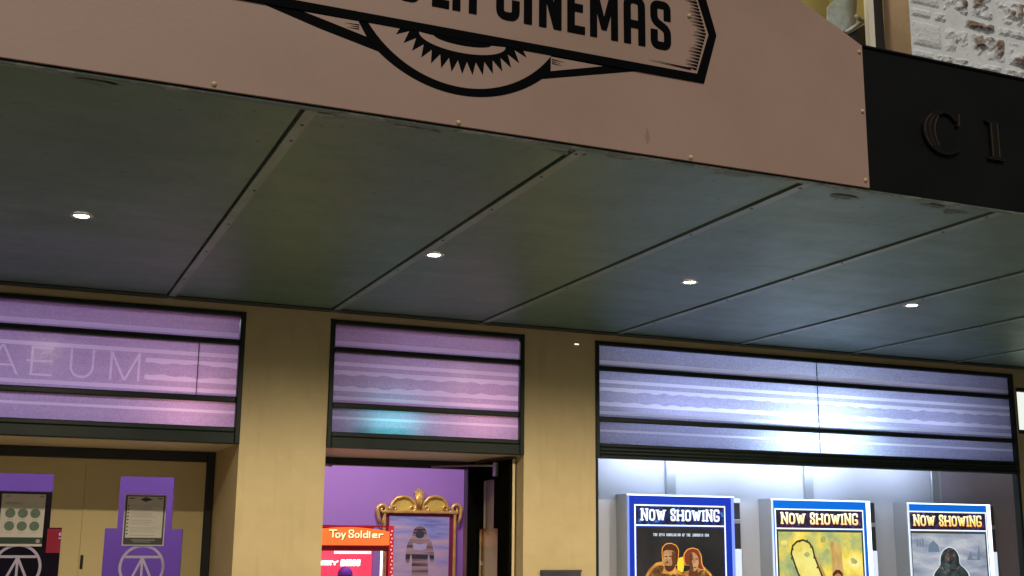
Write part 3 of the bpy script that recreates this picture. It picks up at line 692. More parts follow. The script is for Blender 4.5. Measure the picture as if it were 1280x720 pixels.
obj('case', MB().box(2.54, 2.92, .205, .26, 2.33, 2.45), 'white_paint', ex); obj('lit_face', MB().box(2.55, 2.91, .195, .204, 2.34, 2.44), 'green_face', ex)

# added dark block that darkens the view, and red card, behind the left leaf
cb = thing('dark_blocker', 'added dark block hiding the lit wall behind the leftmost door glass', 'cabinet', (.1, 1.9, 0))
obj('body', MB().bbox(-.75, .62, 1.5, 2.2, .02, 1.87), 'dark_interior', cb); obj('blocker_ledge', MB().bbox(-.70, .58, 1.47, 1.498, 1.50, 1.53), 'dark_frame', cb)
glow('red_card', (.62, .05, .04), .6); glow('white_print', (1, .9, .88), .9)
rc = thing('promo_card', 'red card with white percent print leaning behind the leftmost door glass', 'sign', (.44, 1.30, 1.37))
x0c, z0c = ony(57, 691, 1.30); x1c, z1c = ony(79, 661, 1.30)
obj('card', MB().box(x0c, x1c, 1.30, 1.306, z0c, z1c), 'red_card', rc)
mb = MB(); glyph(mb, '5', x0c+.085, x0c+.115, z1c-.075, z1c-.03, .007, 1.298, 1.30); glyph(mb, '%', x0c+.115, x0c+.15, z1c-.065, z1c-.015, .007, 1.298, 1.30); obj('print', mb, 'white_print', rc)

# ---- notices taped to the glass of the left doors
def notice(nm, q, dark):
    (xa, za), (xb, zb) = ony(*q[0], 1.0), ony(*q[1], 1.0); yy = .9965
    n_ = thing('notice', nm, 'notice', ((xa+xb)/2, yy, zb), 'notices taped on the door glass'); W, H_ = xb-xa, za-zb
    if dark: obj('backing', MB().box(xa-.008, xb+.008, yy+.0015, yy+.003, zb-.008, za+.008), 'paper', n_)
    obj('sheet', MB().box(xa, xb, yy, yy+.001, zb, za), 'ink' if dark else 'paper', n_)
    def r_(u0, u1, v0, v1, k=1): return (xa+W*u0, xa+W*u1, yy-.0006*k, yy+.0004-.0006*k, za-H_*v1, za-H_*v0)
    if dark:
        obj('page', MB().box(*r_(.04, .96, .02, .86)), 'paper', n_)
        p = MB().prism([(xa+W*.36, za-H_*.08), (xa+W*.5, za-H_*.03), (xa+W*.68, za-H_*.08), (xa+W*.5, za-H_*.13)], yy-.0022, yy-.0012)
        p.box(*r_(.08, .22, .05, .07, 2)).box(*r_(.8, .92, .05, .07, 2))
        for k in range(9): p.box(*r_(.055, .10, .2+.071*k, .225+.071*k, 2))
        obj('print', p, 'ink', n_)
        p = MB()
        for k in range(17):
            if k % 4 != 3: p.box(*r_(.14, random.uniform(.6, .92), .2+.038*k, .208+.038*k, 2))
        p.box(*r_(.2, .8, .9, .915, 1)).box(*r_(.25, .7, .94, .95, 1)); obj('print', p, 'ink_pale', n_)
    else:
        p = MB()
        for r2 in range(2):
            for c2 in range(3):
                cx_, cz_ = xa+W*(.22+.285*c2), za-H_*(.37+.245*r2); rr = W*.115
                p.prism(arc(cx_, cz_, rr, rr, 0, 345, 23), yy-.001, yy-.0002)
        obj('print', p, 'ink_green', n_)
        p = MB().box(*r_(.0, 1, .83, .955)); obj('print', p, 'ink_dark_green', n_)
        p = MB().box(*r_(.1, .42, .16, .172)).box(*r_(.1, .5, .185, .197)).box(*r_(.08, .2, .03, .06)).box(*r_(.85, .97, .03, .06))
        for r2 in range(2):
            for c2 in range(3): p.box(*r_(.15+.285*c2, .29+.285*c2, .49+.245*r2, .498+.245*r2))
        p.prism(arc(xa+W*.9, za-H_*.9, W*.05, W*.05, 0, 340, 12), yy-.0022, yy-.0014); obj('print', p, 'ink_pale', n_)
notice('white notice with six green round symbols on the leftmost door glass', ((3, 617), (52, 683)), False)
notice('black bordered text notice on the purple door glass beside the pillar', ((158, 619), (203, 681)), True)

# ---- ornate gold frame with poster on the purple wall
YG = 3.99
def zg(a, b_): return ony(460+a/6, 600+b_/6, YG)
gf = thing('ornate_frame', 'ornate gold poster frame with scrolled crest on the purple foyer wall', 'frame', (4.3, YG, .3))
xl, xr = zg(110, 262)[0], zg(655, 262)[0]; ztop = zg(380, 252)[1]
obj('gilt_frame', MB().bbox(xl, xl+.028, YG-.045, YG, .35, ztop).bbox(xr-.028, xr, YG-.045, YG, .35, ztop).bbox(xl-.02, xr+.02, YG-.055, YG, ztop, ztop+.03).bbox(xl, xr, YG-.045, YG, .30, .35), 'gold', gf)
obj('mount', MB().box(xl+.028, xr-.028, YG-.012, YG-.001, .35, ztop), 'crimson', gf)
def crest_pts(lst): return [(*zg(a, b_),) for a, b_ in lst]
plate = obj('crest', MB().prism(crest_pts([(165, 248), (165, 205), (180, 160), (215, 128), (262, 118), (310, 130), (345, 165), (360, 120), (345, 95), (378, 62), (415, 95), (400, 120), (412, 165), (445, 130), (500, 116), (545, 128), (575, 160), (590, 205), (592, 248)]), YG-.025, YG-.001), 'gold_leaf', gf)
def tb(lst, r_, yo=.035):
    return MB().tube([(zg(a, b_)[0], YG-yo, zg(a, b_)[1]) for a, b_ in lst], r_, 8)
def spiral(cx_, cy_, r0, r1, a0, a1, n_=22): return [(cx_+(r0+(r1-r0)*k/n_)*math.cos(R(a0+(a1-a0)*k/n_)), cy_+(r0+(r1-r0)*k/n_)*math.sin(R(a0+(a1-a0)*k/n_))) for k in range(n_+1)]
for s_ in (1, -1):
    fx = (lambda a: a) if s_ > 0 else (lambda a: 756-a)
    arch = [(165, 235), (166, 205), (180, 165), (212, 135), (262, 124), (308, 136), (345, 175), (352, 205)]+spiral(325, 212, 26, 7, -10, 420)
    obj('scroll', tb([(fx(a), b_) for a, b_ in arch], [.018]*8+[.018-.009*k/22 for k in range(23)]), 'gold', gf)
    vol = [(88, 330), (72, 280), (66, 230)]+spiral(105, 220, 40, 6, 180, 600, 28)
    obj('scroll', tb([(fx(a), b_) for a, b_ in vol], [.012, .019, .023]+[.023-.012*k/28 for k in range(29)]), 'gold', gf)
    obj('scroll', tb([(fx(a), b_) for a, b_ in [(100, 340), (108, 300), (118, 262)]+spiral(160, 212, 12, 5, 90, 300, 10)], .011, .03), 'gold', gf)
    obj('scroll', tb([(fx(a), b_) for a, b_ in spiral(190, 212, 22, 6, 120, 480, 18)], .010, .04), 'gold', gf)
sh = MB()
for k in range(7):
    a = R(-150+20*k); L_ = 78 if k in (2, 3, 4) else 62
    p0 = (378, 215); p1 = (378+L_*.55*math.cos(a), 130+L_*.75*math.sin(a))
    sh.tube([(zg(*p0)[0], YG-.03, zg(*p0)[1]), (zg((p0[0]+p1[0])/2, (p0[1]+p1[1])/2)[0], YG-.055, zg((p0[0]+p1[0])/2, (p0[1]+p1[1])/2)[1]), (zg(*p1)[0], YG-.04, zg(*p1)[1])], [.016, .016, .010], 6)
obj('shell', sh, 'gold', gf)
m, t, b = nodes('framed_print')
n1 = noise_tex(t, 5, 5, .6, stretch=(.35, 1, 2.6)); sep = t.nodes.new('ShaderNodeSeparateXYZ'); t.links.new(pos(t), sep.inputs[0])
f_ = math_(t, 'ADD', math_(t, 'MULTIPLY', n1, 1.3), math_(t, 'MULTIPLY', math_(t, 'SUBTRACT', 1.75, sep.outputs[2]), .35))
t.links.new(ramp(t, f_, [(.42, (.12, .14, .34)), (.62, (.30, .34, .60)), (.78, (.50, .40, .52)), (.95, (.62, .48, .46))]), b.inputs['Base Color']); b.inputs['Roughness'].default_value = .2
m, t, b = nodes('print_figure'); n1 = noise_tex(t, 4, 3, .5, stretch=(.15, 1, 5))
t.links.new(ramp(t, n1, [(.38, (.05, .045, .05)), (.5, (.32, .22, .18)), (.6, (.48, .36, .32)), (.68, (.10, .09, .10))]), b.inputs['Base Color']); b.inputs['Roughness'].default_value = .3
pxl, pxr = zg(158, 280)[0], zg(607, 280)[0]; pzt = zg(380, 272)[1]
obj('poster', MB().box(pxl, pxr, YG-.018, YG-.012, .42, pzt), 'framed_print', gf)
half = [(0, 345), (30, 352), (48, 376), (56, 408), (60, 432), (78, 446), (92, 472), (102, 520), (108, 580), (104, 625), (80, 622), (72, 570), (66, 545), (58, 590), (62, 660), (60, 760), (58, 900)]
fig = crest_pts([(384+a, b_) for a, b_ in half]+[(384+10, 900), (384, 770), (384-10, 900)]+[(384-a, b_) for a, b_ in half[::-1][:-1]])
m, t, b = nodes('print_rim'); b.inputs['Base Color'].default_value = (.46, .46, .56, 1); b.inputs['Roughness'].default_value = .3
obj('printed_figure', MB().prism([((x_-fig[0][0])*1.07+fig[0][0], (z_-1.4)*1.02+1.4) for x_, z_ in rnd(fig, .02, True, 3)], YG-.0195, YG-.0181), 'print_rim', gf)
obj('printed_figure', MB().prism(rnd(fig, .02, True, 3), YG-.0207, YG-.0196), 'print_figure', gf)
for k_, l_ in enumerate(([(350, 392), (384, 372), (418, 392), (414, 428), (384, 440), (354, 428)], [(330, 470), (384, 484), (438, 470), (432, 520), (384, 530), (336, 520)])):
    obj('printed_figure', MB().prism(rnd(crest_pts(l_), .015, True, 3), YG-.0215, YG-.0208), ('ink', 'print_rim')[k_], gf)

# ---- toy grabbing machine
YT = 2.8
def zt(a, b_): return ony(400+a/9, 640+b_/9, YT)
tm = thing('toy_machine', 'red lit toy grabbing machine with orange arched marquee in the foyer', 'machine', (3.2, 3.1, 0))
tx0, tx1 = 2.72, zt(828, 300)[0]; tz = zt(800, 155)[1]
cab = MB().box(tx0, tx1, YT+.03, 3.55, .02, .95).box(tx0, tx1, YT+.03, 3.55, tz-.015, tz).box(tx0, tx1, 3.5, 3.55, .95, tz-.015).box(tx0, tx0+.04, YT+.03, 3.5, .95, tz-.015)
obj('cabinet', cab, 'cabinet_red', tm)
glow('marquee_orange', (1.0, .15, .03), 1.05); glow('pink_back', (1, .06, .13), .8); glow('marquee_yellow', (1, .88, .45), 1.0); glow('tube_white', (1, .92, .92), 2.2); glow('dot_red', (.8, .03, .04), .5); glow('dot_pink', (1, .5, .5), .9)
mz0 = zt(500, 372)[1]; mx1 = zt(778, 250)[0]; cxm = (tx0+.05+mx1)/2
q = [(tx0+.05, mz0), (mx1, mz0), (mx1, zt(778, 222)[1])]+[(mx1+(tx0+.05-mx1)*u, zt(778, 222)[1]+(zt(400, 172)[1]-zt(778, 222)[1])*math.sin(math.pi*u)**.8) for u in [k/16 for k in range(1, 16)]]+[(tx0+.05, zt(778, 222)[1])]
obj('marquee', MB().prism(q, YT-.01, YT+.028), 'marquee_orange', tm)
sp = [('T', 95, 185), ('o', 165, 225), ('y', 230, 285), ('S', 315, 375), ('o', 385, 440), ('l', 446, 470), ('d', 478, 535), ('i', 540, 565), ('e', 580, 640), ('r', 655, 710)]
for i_, (ch, a, b_) in enumerate(sp):
    x0_, x1_ = zt(a, 290)[0], zt(b_, 290)[0]; zb_ = zt(a, 292 if ch != 'T' else 285)[1]; h_ = (zt(a, 200)[1]-zt(a, 290)[1])*(1-.22*max(0, (a-330)/380)); t_ = .0125
    if ch == 'S': h_ *= 1.05
    mb = glyph(MB(), ch, x0_+.006, x1_+.006, zb_-.006, zb_+h_-.006, t_*1.2, YT-.013, YT-.0102, mi=1); glyph(mb, ch, x0_, x1_, zb_, zb_+h_, t_, YT-.018, YT-.0145)
    obj('letter', mb, ['marquee_yellow', 'ink'], tm)
obj('panel_frame', MB().bbox(tx0+.04, tx1-.03, YT+.0, YT+.03, mz0-.055, mz0-.003).bbox(zt(745, 500)[0], zt(775, 500)[0], YT, YT+.03, .95, mz0-.056), 'cabinet_red', tm)
obj('back_panel', MB().box(tx0+.05, tx1-.05, 3.35, 3.36, .95, tz-.03), 'pink_back', tm)
obj('light_tube', MB().box(zt(180, 455)[0], zt(590, 455)[0], YT+.05, YT+.07, zt(400, 470)[1], zt(400, 442)[1]), 'tube_white', tm)
obj('light_tube', MB().box(zt(705, 455)[0], zt(722, 455)[0], YT+.05, YT+.07, .95, zt(700, 440)[1]), 'tube_white', tm)
side = MB().box(zt(780, 300)[0], tx1, YT-.004, YT+.029, .05, tz)
obj('light_strip', side, 'dot_red', tm)
for k in range(14):
    x_, z_ = zt(803+(-6 if k % 2 else 6), 215+k*42); obj('bulb', MB().dome((x_, YT-.004, z_), .008, '-y', .004, 8, 2), 'dot_pink', tm)
mb = MB()
for ch, a, b_ in (('A', 8, 40), ('N', 45, 80), ('G', 82, 112), ('R', 112, 150), ('Y', 152, 225), ('B', 255, 305), ('I', 312, 330), ('R', 335, 380), ('D', 385, 425), ('S', 430, 475)):
    big = ch in 'BIDS' or a > 300
    glyph(mb, ch, zt(a, 580)[0], zt(b_, 580)[0], zt(a, 610 if big else 600)[1], zt(a, 535 if big else 548)[1],   .0145 if big else .012, YT+.075, YT+.085, skew=.1)
obj('banner_lettering', mb, 'tube_white', tm)
paint('plush_purple', (.25, .06, .6), .9, .2, 10, 40, .3)
pz = zt(345, 690); obj('plush_ball', MB().dome((pz[0], 3.0, pz[1]-.02), .075, '+z', .08, 14, 5).dome((pz[0], 3.0, pz[1]-.02), .075, '-z', .08, 14, 5), 'plush_purple', tm)

# ================================================================== POSTER DISPLAY behind the right window
DY = .64
paint('display_mauve', (.50, .43, .54), .5, .06, 2)
struct('display_wall', MB().box(4.44, 8.62, DY, DY+.05, .3, 3.6), 'display_white'); struct('display_end_wall', MB().box(8.62, 10.4, DY, DY+.05, .3, 3.6), 'display_mauve')
struct('display_side_wall', MB().box(4.39, 4.438, .305, DY, .3, 3.6).box(10.4, 10.45, .305, DY+.05, .3, 3.6), 'display_white')
struct('display_floor', MB().box(4.44, 10.4, .07, DY, .3, .35), 'display_white')
struct('display_ceiling', MB().box(4.44, 10.4, .305, DY+.05, 3.6, 3.63), 'display_white')
glow('cool_tube', (.80, .90, 1.0), 9)
def tube_lamp(nm, x0, x1, z_, e_, y_=.50, col=(.72, .85, 1.0)):
    tl_ = thing('tube_lamp', nm, 'light', ((x0+x1)/2, DY, z_), 'display tube lamps')
    obj('batten', MB().bbox(x0-.03, x1+.03, y_+.03, DY-.002, z_-.03, z_+.03), 'white_paint', tl_)
    obj('tube', MB().tube([(x0, y_, z_), (x1, y_, z_)], .014, 10), 'cool_tube', tl_)
    o = lamp('tube_light', 'AREA', (0, 0, 0), e_, col, tl_, shape='RECTANGLE', size=x1-x0, size_y=.05)
    o.location = Vector(((x0+x1)/2, y_-.02, z_))-ORIG[tl_.name]; o.rotation_euler = (R(-90), 0, 0)
    return tl_
tube_lamp('short bright tube lamp glowing white behind the right transom window', 6.2, 7.2, 2.40, 9.5, .44, (.60, .88, 1.0))
def wash(nm, x0, x1, e_):
    tl_ = thing('tube_lamp', nm, 'light', ((x0+x1)/2, .12, 2.27), 'display tube lamps')
    obj('batten', MB().bbox(x0, x1, .10, .17, 2.262, 2.30), 'white_paint', tl_); obj('tube', MB().tube([(x0, .135, 2.25), (x1, .135, 2.25)], .011, 10), 'cool_tube', tl_)
    o = lamp('tube_light', 'AREA', (0, 0, 0), e_, (.58, .74, 1.0), tl_, shape='RECTANGLE', size=x1-x0, size_y=.04); o.location = Vector(((x0+x1)/2, .15, 2.235))-ORIG[tl_.name]; o.rotation_euler = (R(52), 0, 0)
    o = lamp('tube_light', 'AREA', (0, 0, 0), e_*3.4, (.60, .68, 1.0), tl_, shape='RECTANGLE', size=x1-x0, size_y=.04); o.location = Vector(((x0+x1)/2, .20, 2.32))-ORIG[tl_.name]; o.rotation_euler = (R(140), 0, 0)
wash('slim tube lamp behind the window beam over the leftmost poster box', 4.9, 6.1, 3.6)
wash('slim tube lamp behind the window beam over the middle poster box', 6.3, 7.4, 3.6)
wash('slim tube lamp behind the window beam near the rightmost poster box', 7.7, 8.3, 1.3)
# the display itself is lit by tubes along its floor and head
for x0, x1, nm in ((4.7, 6.2, 'tube lamp under the leftmost poster box'), (6.4, 7.6, 'tube lamp under the middle poster box'), (7.9, 8.9, 'tube lamp under the rightmost poster box')):
    tl_ = thing('tube_lamp', nm, 'light', ((x0+x1)/2, .6, .36), 'display tube lamps')
    obj('batten', MB().bbox(x0, x1, .62, .70, .351, .38), 'white_paint', tl_); obj('tube', MB().tube([(x0, .66, .40), (x1, .66, .40)], .014, 10), 'cool_tube', tl_)
    o = lamp('tube_light', 'AREA', (0, 0, 0), 14, (.62, .76, 1.0), tl_, shape='RECTANGLE', size=x1-x0, size_y=.05); o.location = Vector(((x0+x1)/2, .66, .43))-ORIG[tl_.name]; o.rotation_euler = (R(180), 0, 0)

glow('edge_blue', (.22, .30, .95), 1.0); glow('edge_white', (.86, .95, 1.0), 2.2); glow('strip_blue', (.008, .035, .42), .85); glow('strip_cyan', (.0, .13, .60), .9)
glow('line_white', (.9, .95, 1.0), 1.2); glow('line_dim', (.75, .85, 1), .8)
glow_noise('head_blue', [(.45, (.004, .006, .03)), (.6, (.01, .04, .35)), (.7, (.05, .35, .9))], .8, 22)
glow_noise('head_purple', [(.4, (.012, .006, .015)), (.62, (.05, .02, .10)), (.74, (.4, .2, .7))], .8, 24)
glow('text_white', (.95, .98, 1), 1.15)
m, t, b = nodes('text_fire'); sep = t.nodes.new('ShaderNodeSeparateXYZ'); t.links.new(pos(t), sep.inputs[0])
t.links.new(ramp(t, math_(t, 'MULTIPLY', math_(t, 'SUBTRACT', sep.outputs[2], 1.68), 8.5), [(.1, (1, .35, .05)), (.45, (1, .72, .08)), (.8, (1, .92, .5))]), b.inputs['Emission Color']); b.inputs['Emission Strength'].default_value = 1.1
glow('text_shadow', (.5, .05, .03), .5)
# poster pictures: generic stand-ins in the photograph's colours
glow_noise('poster_dark', [(.3, (.006, .006, .008)), (.62, (.03, .024, .022)), (.75, (.07, .055, .05))], 1, 3, (1, 1, .4))
glow_noise('amber', [(.3, (.25, .07, .012)), (.55, (.72, .30, .05)), (.75, (1, .60, .15))], 1.1, 9)
glow_noise('amber_face', [(.3, (.42, .17, .06)), (.6, (.75, .40, .18))], .85, 14)
glow_noise('coat_dark', [(.35, (.05, .018, .008)), (.55, (.22, .085, .02)), (.7, (.6, .28, .06))], .9, 16); glow('amber_shade', (.14, .045, .015), .9); glow('hair_brown', (.10, .03, .012), .9); glow('hair_red', (.24, .04, .02), .9); glow('rim_orange', (1, .42, .06), 1.0); glow('glow_yellow', (1, .62, .03), 1.1)
glow_noise('poster_yellow', [(.28, (.18, .28, .20)), (.42, (.50, .50, .16)), (.55, (.95, .68, .08)), (.72, (1, .92, .42))], 1.05, 4.0, detail=7)
glow_noise('cloud_pale', [(.3, (.9, .8, .35)), (.6, (1, .95, .6))], .95, 9); glow_noise('cloud_olive', [(.3, (.30, .32, .12)), (.6, (.55, .48, .14))], .95, 9); glow_noise('loop_fill', [(.3, (.8, .62, .08)), (.6, (1, .85, .25))], .95, 6)
glow_noise('column_tan', [(.3, (.5, .28, .06)), (.6, (.78, .50, .16))], .9, 7, (3, 1, 1)); glow('outline_dark', (.05, .05, .02), .9); glow('face_orange', (.6, .2, .06), .9)
glow_noise('poster_mist', [(.3, (.18, .21, .30)), (.5, (.36, .38, .46)), (.72, (.66, .62, .64))], 1.0, 5, (.5, 1, 2), 7)
glow('mist_hill', (.16, .22, .30), .9); glow_noise('hood_dark', [(.35, (.012, .02, .022)), (.6, (.06, .09, .085)), (.75, (.2, .25, .22))], .9, 12); glow('hood_rim', (.75, .85, .9), .9); glow_noise('hood_brown', [(.4, (.03, .03, .03)), (.6, (.22, .10, .09))], .8, 20); glow_noise('hood_face', [(.4, (.02, .025, .03)), (.55, (.09, .07, .07)), (.66, (.30, .20, .19))], .8, 26)

def wavy(pts): return pts
def lightbox(nm, q, blue, picture):
    Yf = .45
    x0, z1 = ony(*q['tl'], Yf); x1 = ony(*q['tr'], Yf)[0]; z0 = .62
    lb = thing('poster_box', nm, 'light box', ((x0+x1)/2, DY, z0), 'illuminated poster boxes')
    obj('case', MB().bbox(x0, x1, Yf, DY-.002, z0, z1, .012), 'case_grey', lb)
    fl_ = obj('added_dark_fin', MB().bbox(x1+.001, x1+.10, Yf+.05, Yf+.09, z0, z1-.015), 'backplate', lb)  # added dark fin with pale patches, filling the dark strip beside the box
    obj('fin_patch', MB().bbox(x1+.025, x1+.098, Yf+.040, Yf+.0495, z1-.24, z1-.20), 'case_grey', fl_); obj('fin_panel', MB().bbox(x1+.03, x1+.099, Yf+.042, Yf+.0496, z0, z1-.46), 'line_dim', fl_)
    if blue: obj('fin_patch', MB().bbox(x1+.025, x1+.098, Yf+.040, Yf+.0495, z1-.055, z1-.015), 'line_dim', fl_)
    obj('shadow_band', MB().bbox((x0+x1)/2-.05, (x0+x1)/2+.05, DY-.03, DY-.001, z1+.001, 3.0), 'case_grey', lb)  # grey band shaped as the shadow on the wall above the box
    e = .022
    em = 'edge_blue' if blue else 'edge_white'
    obj('lit_edge', MB().bbox(x0+.004, x0+e, Yf-.012, Yf-.0005, z0+.01, z1-.01, .005), 'edge_blue' if blue else 'line_dim', lb)
    obj('lit_edge', MB().bbox(x1-e*(1.4 if blue else 2.2), x1-.004, Yf-.012, Yf-.0005, z0+.01, z1-.01, .005), 'edge_blue' if blue else 'edge_white', lb)
    obj('lit_edge', MB().bbox(x0+.004, x1-.004, Yf-.0125, Yf-.0006, z1-.012, z1-.002, .003), 'edge_white', lb)
    X0, X1 = x0+e+.002, x1-e*(1.5 if blue else 2.3)
    obj('front_panel', MB().box(X0, X1, Yf-.004, Yf-.0004, z0+.02, z1-.014), 'strip_blue' if blue else 'strip_cyan', lb)
    hx0, hz1 = ony(*q['h0'], Yf); hx1, hz0 = ony(*q['h1'], Yf)
    obj('header', MB().box(hx0, hx1, Yf-.0065, Yf-.0045, hz0, hz1), 'head_blue' if blue else 'head_purple', lb)
    L_ = MB(); w_ = .012
    L_.box(hx0-w_, hx1+w_, Yf-.0072, Yf-.0046, hz1, hz1+w_).box(hx0-w_, hx0, Yf-.0070, Yf-.0046, z0+.04, hz1).box(hx1, hx1+w_, Yf-.0070, Yf-.0046, z0+.04, hz1).box(hx0, hx1, Yf-.0072, Yf-.0046, hz0-w_, hz0)
    obj('border_line', L_, 'line_white', lb)
    # NOW SHOWING
    H_ = hz1-hz0; W = hx1-hx0; tz0, tz1 = hz0+H_*.20, hz0+H_*.83
    widths = {'N': 1.05, 'O': 1.0, 'W': 1.35, ' ': .55, 'S': .85, 'H': 1.1, 'I': .55, 'G': 1.0}
    txt = 'NOW SHOWING'; tot = sum(widths[c_] for c_ in txt); u = hx0+W*.05; sc = W*.90/tot
    for c_ in txt:
        wd = widths[c_]*sc
        if c_ != ' ':
            a, b_ = u+.006, u+wd-.006; tall = H_*.05 if c_ in 'NSG' else 0
            mb = glyph(MB(), c_, a+.004, b_+.004, tz0-.005, tz1-.005+tall, .0205, Yf-.0078, Yf-.0066, .020, mi=1)
            glyph(mb, c_, a, b_, tz0, tz1+tall, .0175, Yf-.0105, Yf-.0085, .017); obj('letter', mb, ['text_white' if blue else 'text_fire', 'strip_blue' if blue else 'text_shadow'], lb)
        u += wd
    pz1 = hz0-w_-.012
    picture(lb, hx0+.008, hx1-.008, z0+.05, pz1, Yf-.0045)
    obj('cover_glass', MB().box(hx0-.01, hx1+.01, Yf-.0225, Yf-.0205, z0+.04, hz1+.01), 'clear_glass', lb)
    return lb
def lay2(lb, name, poly, yy, k, mat_): return obj(name, MB().prism(poly, yy-.0009*k-.0006, yy-.0009*k), mat_, lb)
def P(Yf): return lambda a, b_: ony(780+a/6, 600+b_/6, Yf)
def pic1(lb, x0, x1, z0, z1, yy):
    obj('poster', MB().box(x0, x1, yy-.0012, yy, z0, z1), 'poster_dark', lb); p = P(yy)
    pp = lambda l: [p(a, b_) for a, b_ in l]
    lay2(lb, 'print', pp([(400, 590), (440, 575), (450, 640), (440, 700), (400, 700)]), yy, 2, 'glow_yellow')
    lay2(lb, 'print', pp([(150, 740), (185, 670), (240, 620), (290, 610), (330, 650), (380, 660), (430, 690), (480, 680), (540, 640), (600, 650), (650, 700), (680, 760), (700, 1000), (120, 1000)]), yy, 3, 'amber')
    lay2(lb, 'print', rnd(pp([(170, 745), (205, 680), (250, 640), (290, 640), (320, 690), (350, 720), (375, 690), (430, 715), (470, 720), (500, 745), (545, 700), (590, 670), (640, 715), (665, 770), (680, 1000), (140, 1000)]), .012, True, 2), yy, 3.5, 'coat_dark')
    lay2(lb, 'print', pp([(285, 700), (300, 650), (385, 650), (400, 710)]), yy, 4, 'amber'); lay2(lb, 'print', pp([(480, 740), (486, 670), (548, 668), (560, 740)]), yy, 4, 'amber_shade')
    hd = lambda ox, oy, l, sx=1.0: rnd(pp([(ox+a*sx, oy+b_) for a, b_ in l]), .012, True, 3)
    A_ = (345, 590)
    lay2(lb, 'print', hd(*A_, [(-64, -40), (-62, -84), (-34, -114), (6, -119), (46, -102), (66, -66), (62, 0), (54, 50), (20, 60), (-56, 40)]), yy, 5, 'rim_orange')
    lay2(lb, 'print', hd(*A_, [(-60, -40), (-57, -82), (-32, -108), (6, -113), (43, -97), (61, -64), (57, 0), (49, 48), (20, 55), (-52, 38)]), yy, 6, 'hair_brown')
    lay2(lb, 'print', hd(*A_, [(-54, -52), (-30, -66), (14, -62), (38, -44), (42, -6), (38, 46), (22, 84), (-4, 100), (-34, 92), (-46, 60), (-60, 22), (-52, -4)]), yy, 7, 'amber_face')
    lay2(lb, 'print', hd(*A_, [(10, -58), (38, -44), (42, -6), (38, 46), (22, 84), (4, 96), (6, 60), (16, 30), (6, 0), (14, -24)]), yy, 8, 'amber_shade')
    lay2(lb, 'print', hd(*A_, [(-48, 52), (-30, 50), (-8, 54), (22, 52), (32, 58), (20, 84), (-4, 99), (-34, 91)]), yy, 9, 'hair_brown')
    for e0 in ((-46, -18), (-12, -20)): lay2(lb, 'print', pp([(A_[0]+e0[0], A_[1]+e0[1]), (A_[0]+e0[0]+24, A_[1]+e0[1]-4), (A_[0]+e0[0]+24, A_[1]+e0[1]+6), (A_[0]+e0[0]+4, A_[1]+e0[1]+8)]), yy, 9, 'amber_shade')
    lay2(lb, 'print', pp([(A_[0]-34, A_[1]-8), (A_[0]-26, A_[1]+24), (A_[0]-40, A_[1]+30), (A_[0]-28, A_[1]+36), (A_[0]-16, A_[1]+30)]), yy, 9, 'amber_shade')
    B_ = (515, 600)
    lay2(lb, 'print', hd(*B_, [(-72, 0), (-70, -46), (-44, -82), (0, -94), (40, -80), (64, -36), (70, 30), (96, 78), (50, 70), (20, 40), (-60, 40)]), yy, 5, 'rim_orange')
    lay2(lb, 'print', hd(*B_, [(-66, 0), (-64, -44), (-40, -77), (0, -88), (37, -75), (58, -34), (62, 30), (84, 72), (46, 66), (20, 40), (-54, 38)]), yy, 6, 'hair_red')
    lay2(lb, 'print', hd(*B_, [(-34, -44), (0, -60), (26, -44), (40, -14), (42, 24), (34, 62), (14, 86), (-8, 78), (-26, 48), (-36, 10)]), yy, 7, 'amber_face')
    lay2(lb, 'print', hd(*B_, [(-34, -44), (-6, -56), (-2, -20), (-12, 4), (-4, 34), (6, 80), (-8, 78), (-26, 48), (-36, 10)]), yy, 8, 'amber_shade')
    for e0 in ((-18, -10), (16, -10)): lay2(lb, 'print', pp([(B_[0]+e0[0], B_[1]+e0[1]), (B_[0]+e0[0]+20, B_[1]+e0[1]-3), (B_[0]+e0[0]+19, B_[1]+e0[1]+6), (B_[0]+e0[0]+3, B_[1]+e0[1]+7)]), yy, 9, 'amber_shade')
    lay2(lb, 'print', pp([(B_[0]+2, B_[1]+52), (B_[0]+28, B_[1]+50), (B_[0]+18, B_[1]+60), (B_[0]+6, B_[1]+60)]), yy, 9, 'hair_red')
    rn = random.Random(3); u = x0+(x1-x0)*.18; e_ = x0+(x1-x0)*.82; zz = z1-(z1-z0)*.075   # line of small capitals along the top
    words = 'THE EPIC CONCLUSION OF THE JURASSIC ERA'; st_ = (e_-u)/len(words); mb = MB()
    G2 = dict(G); 
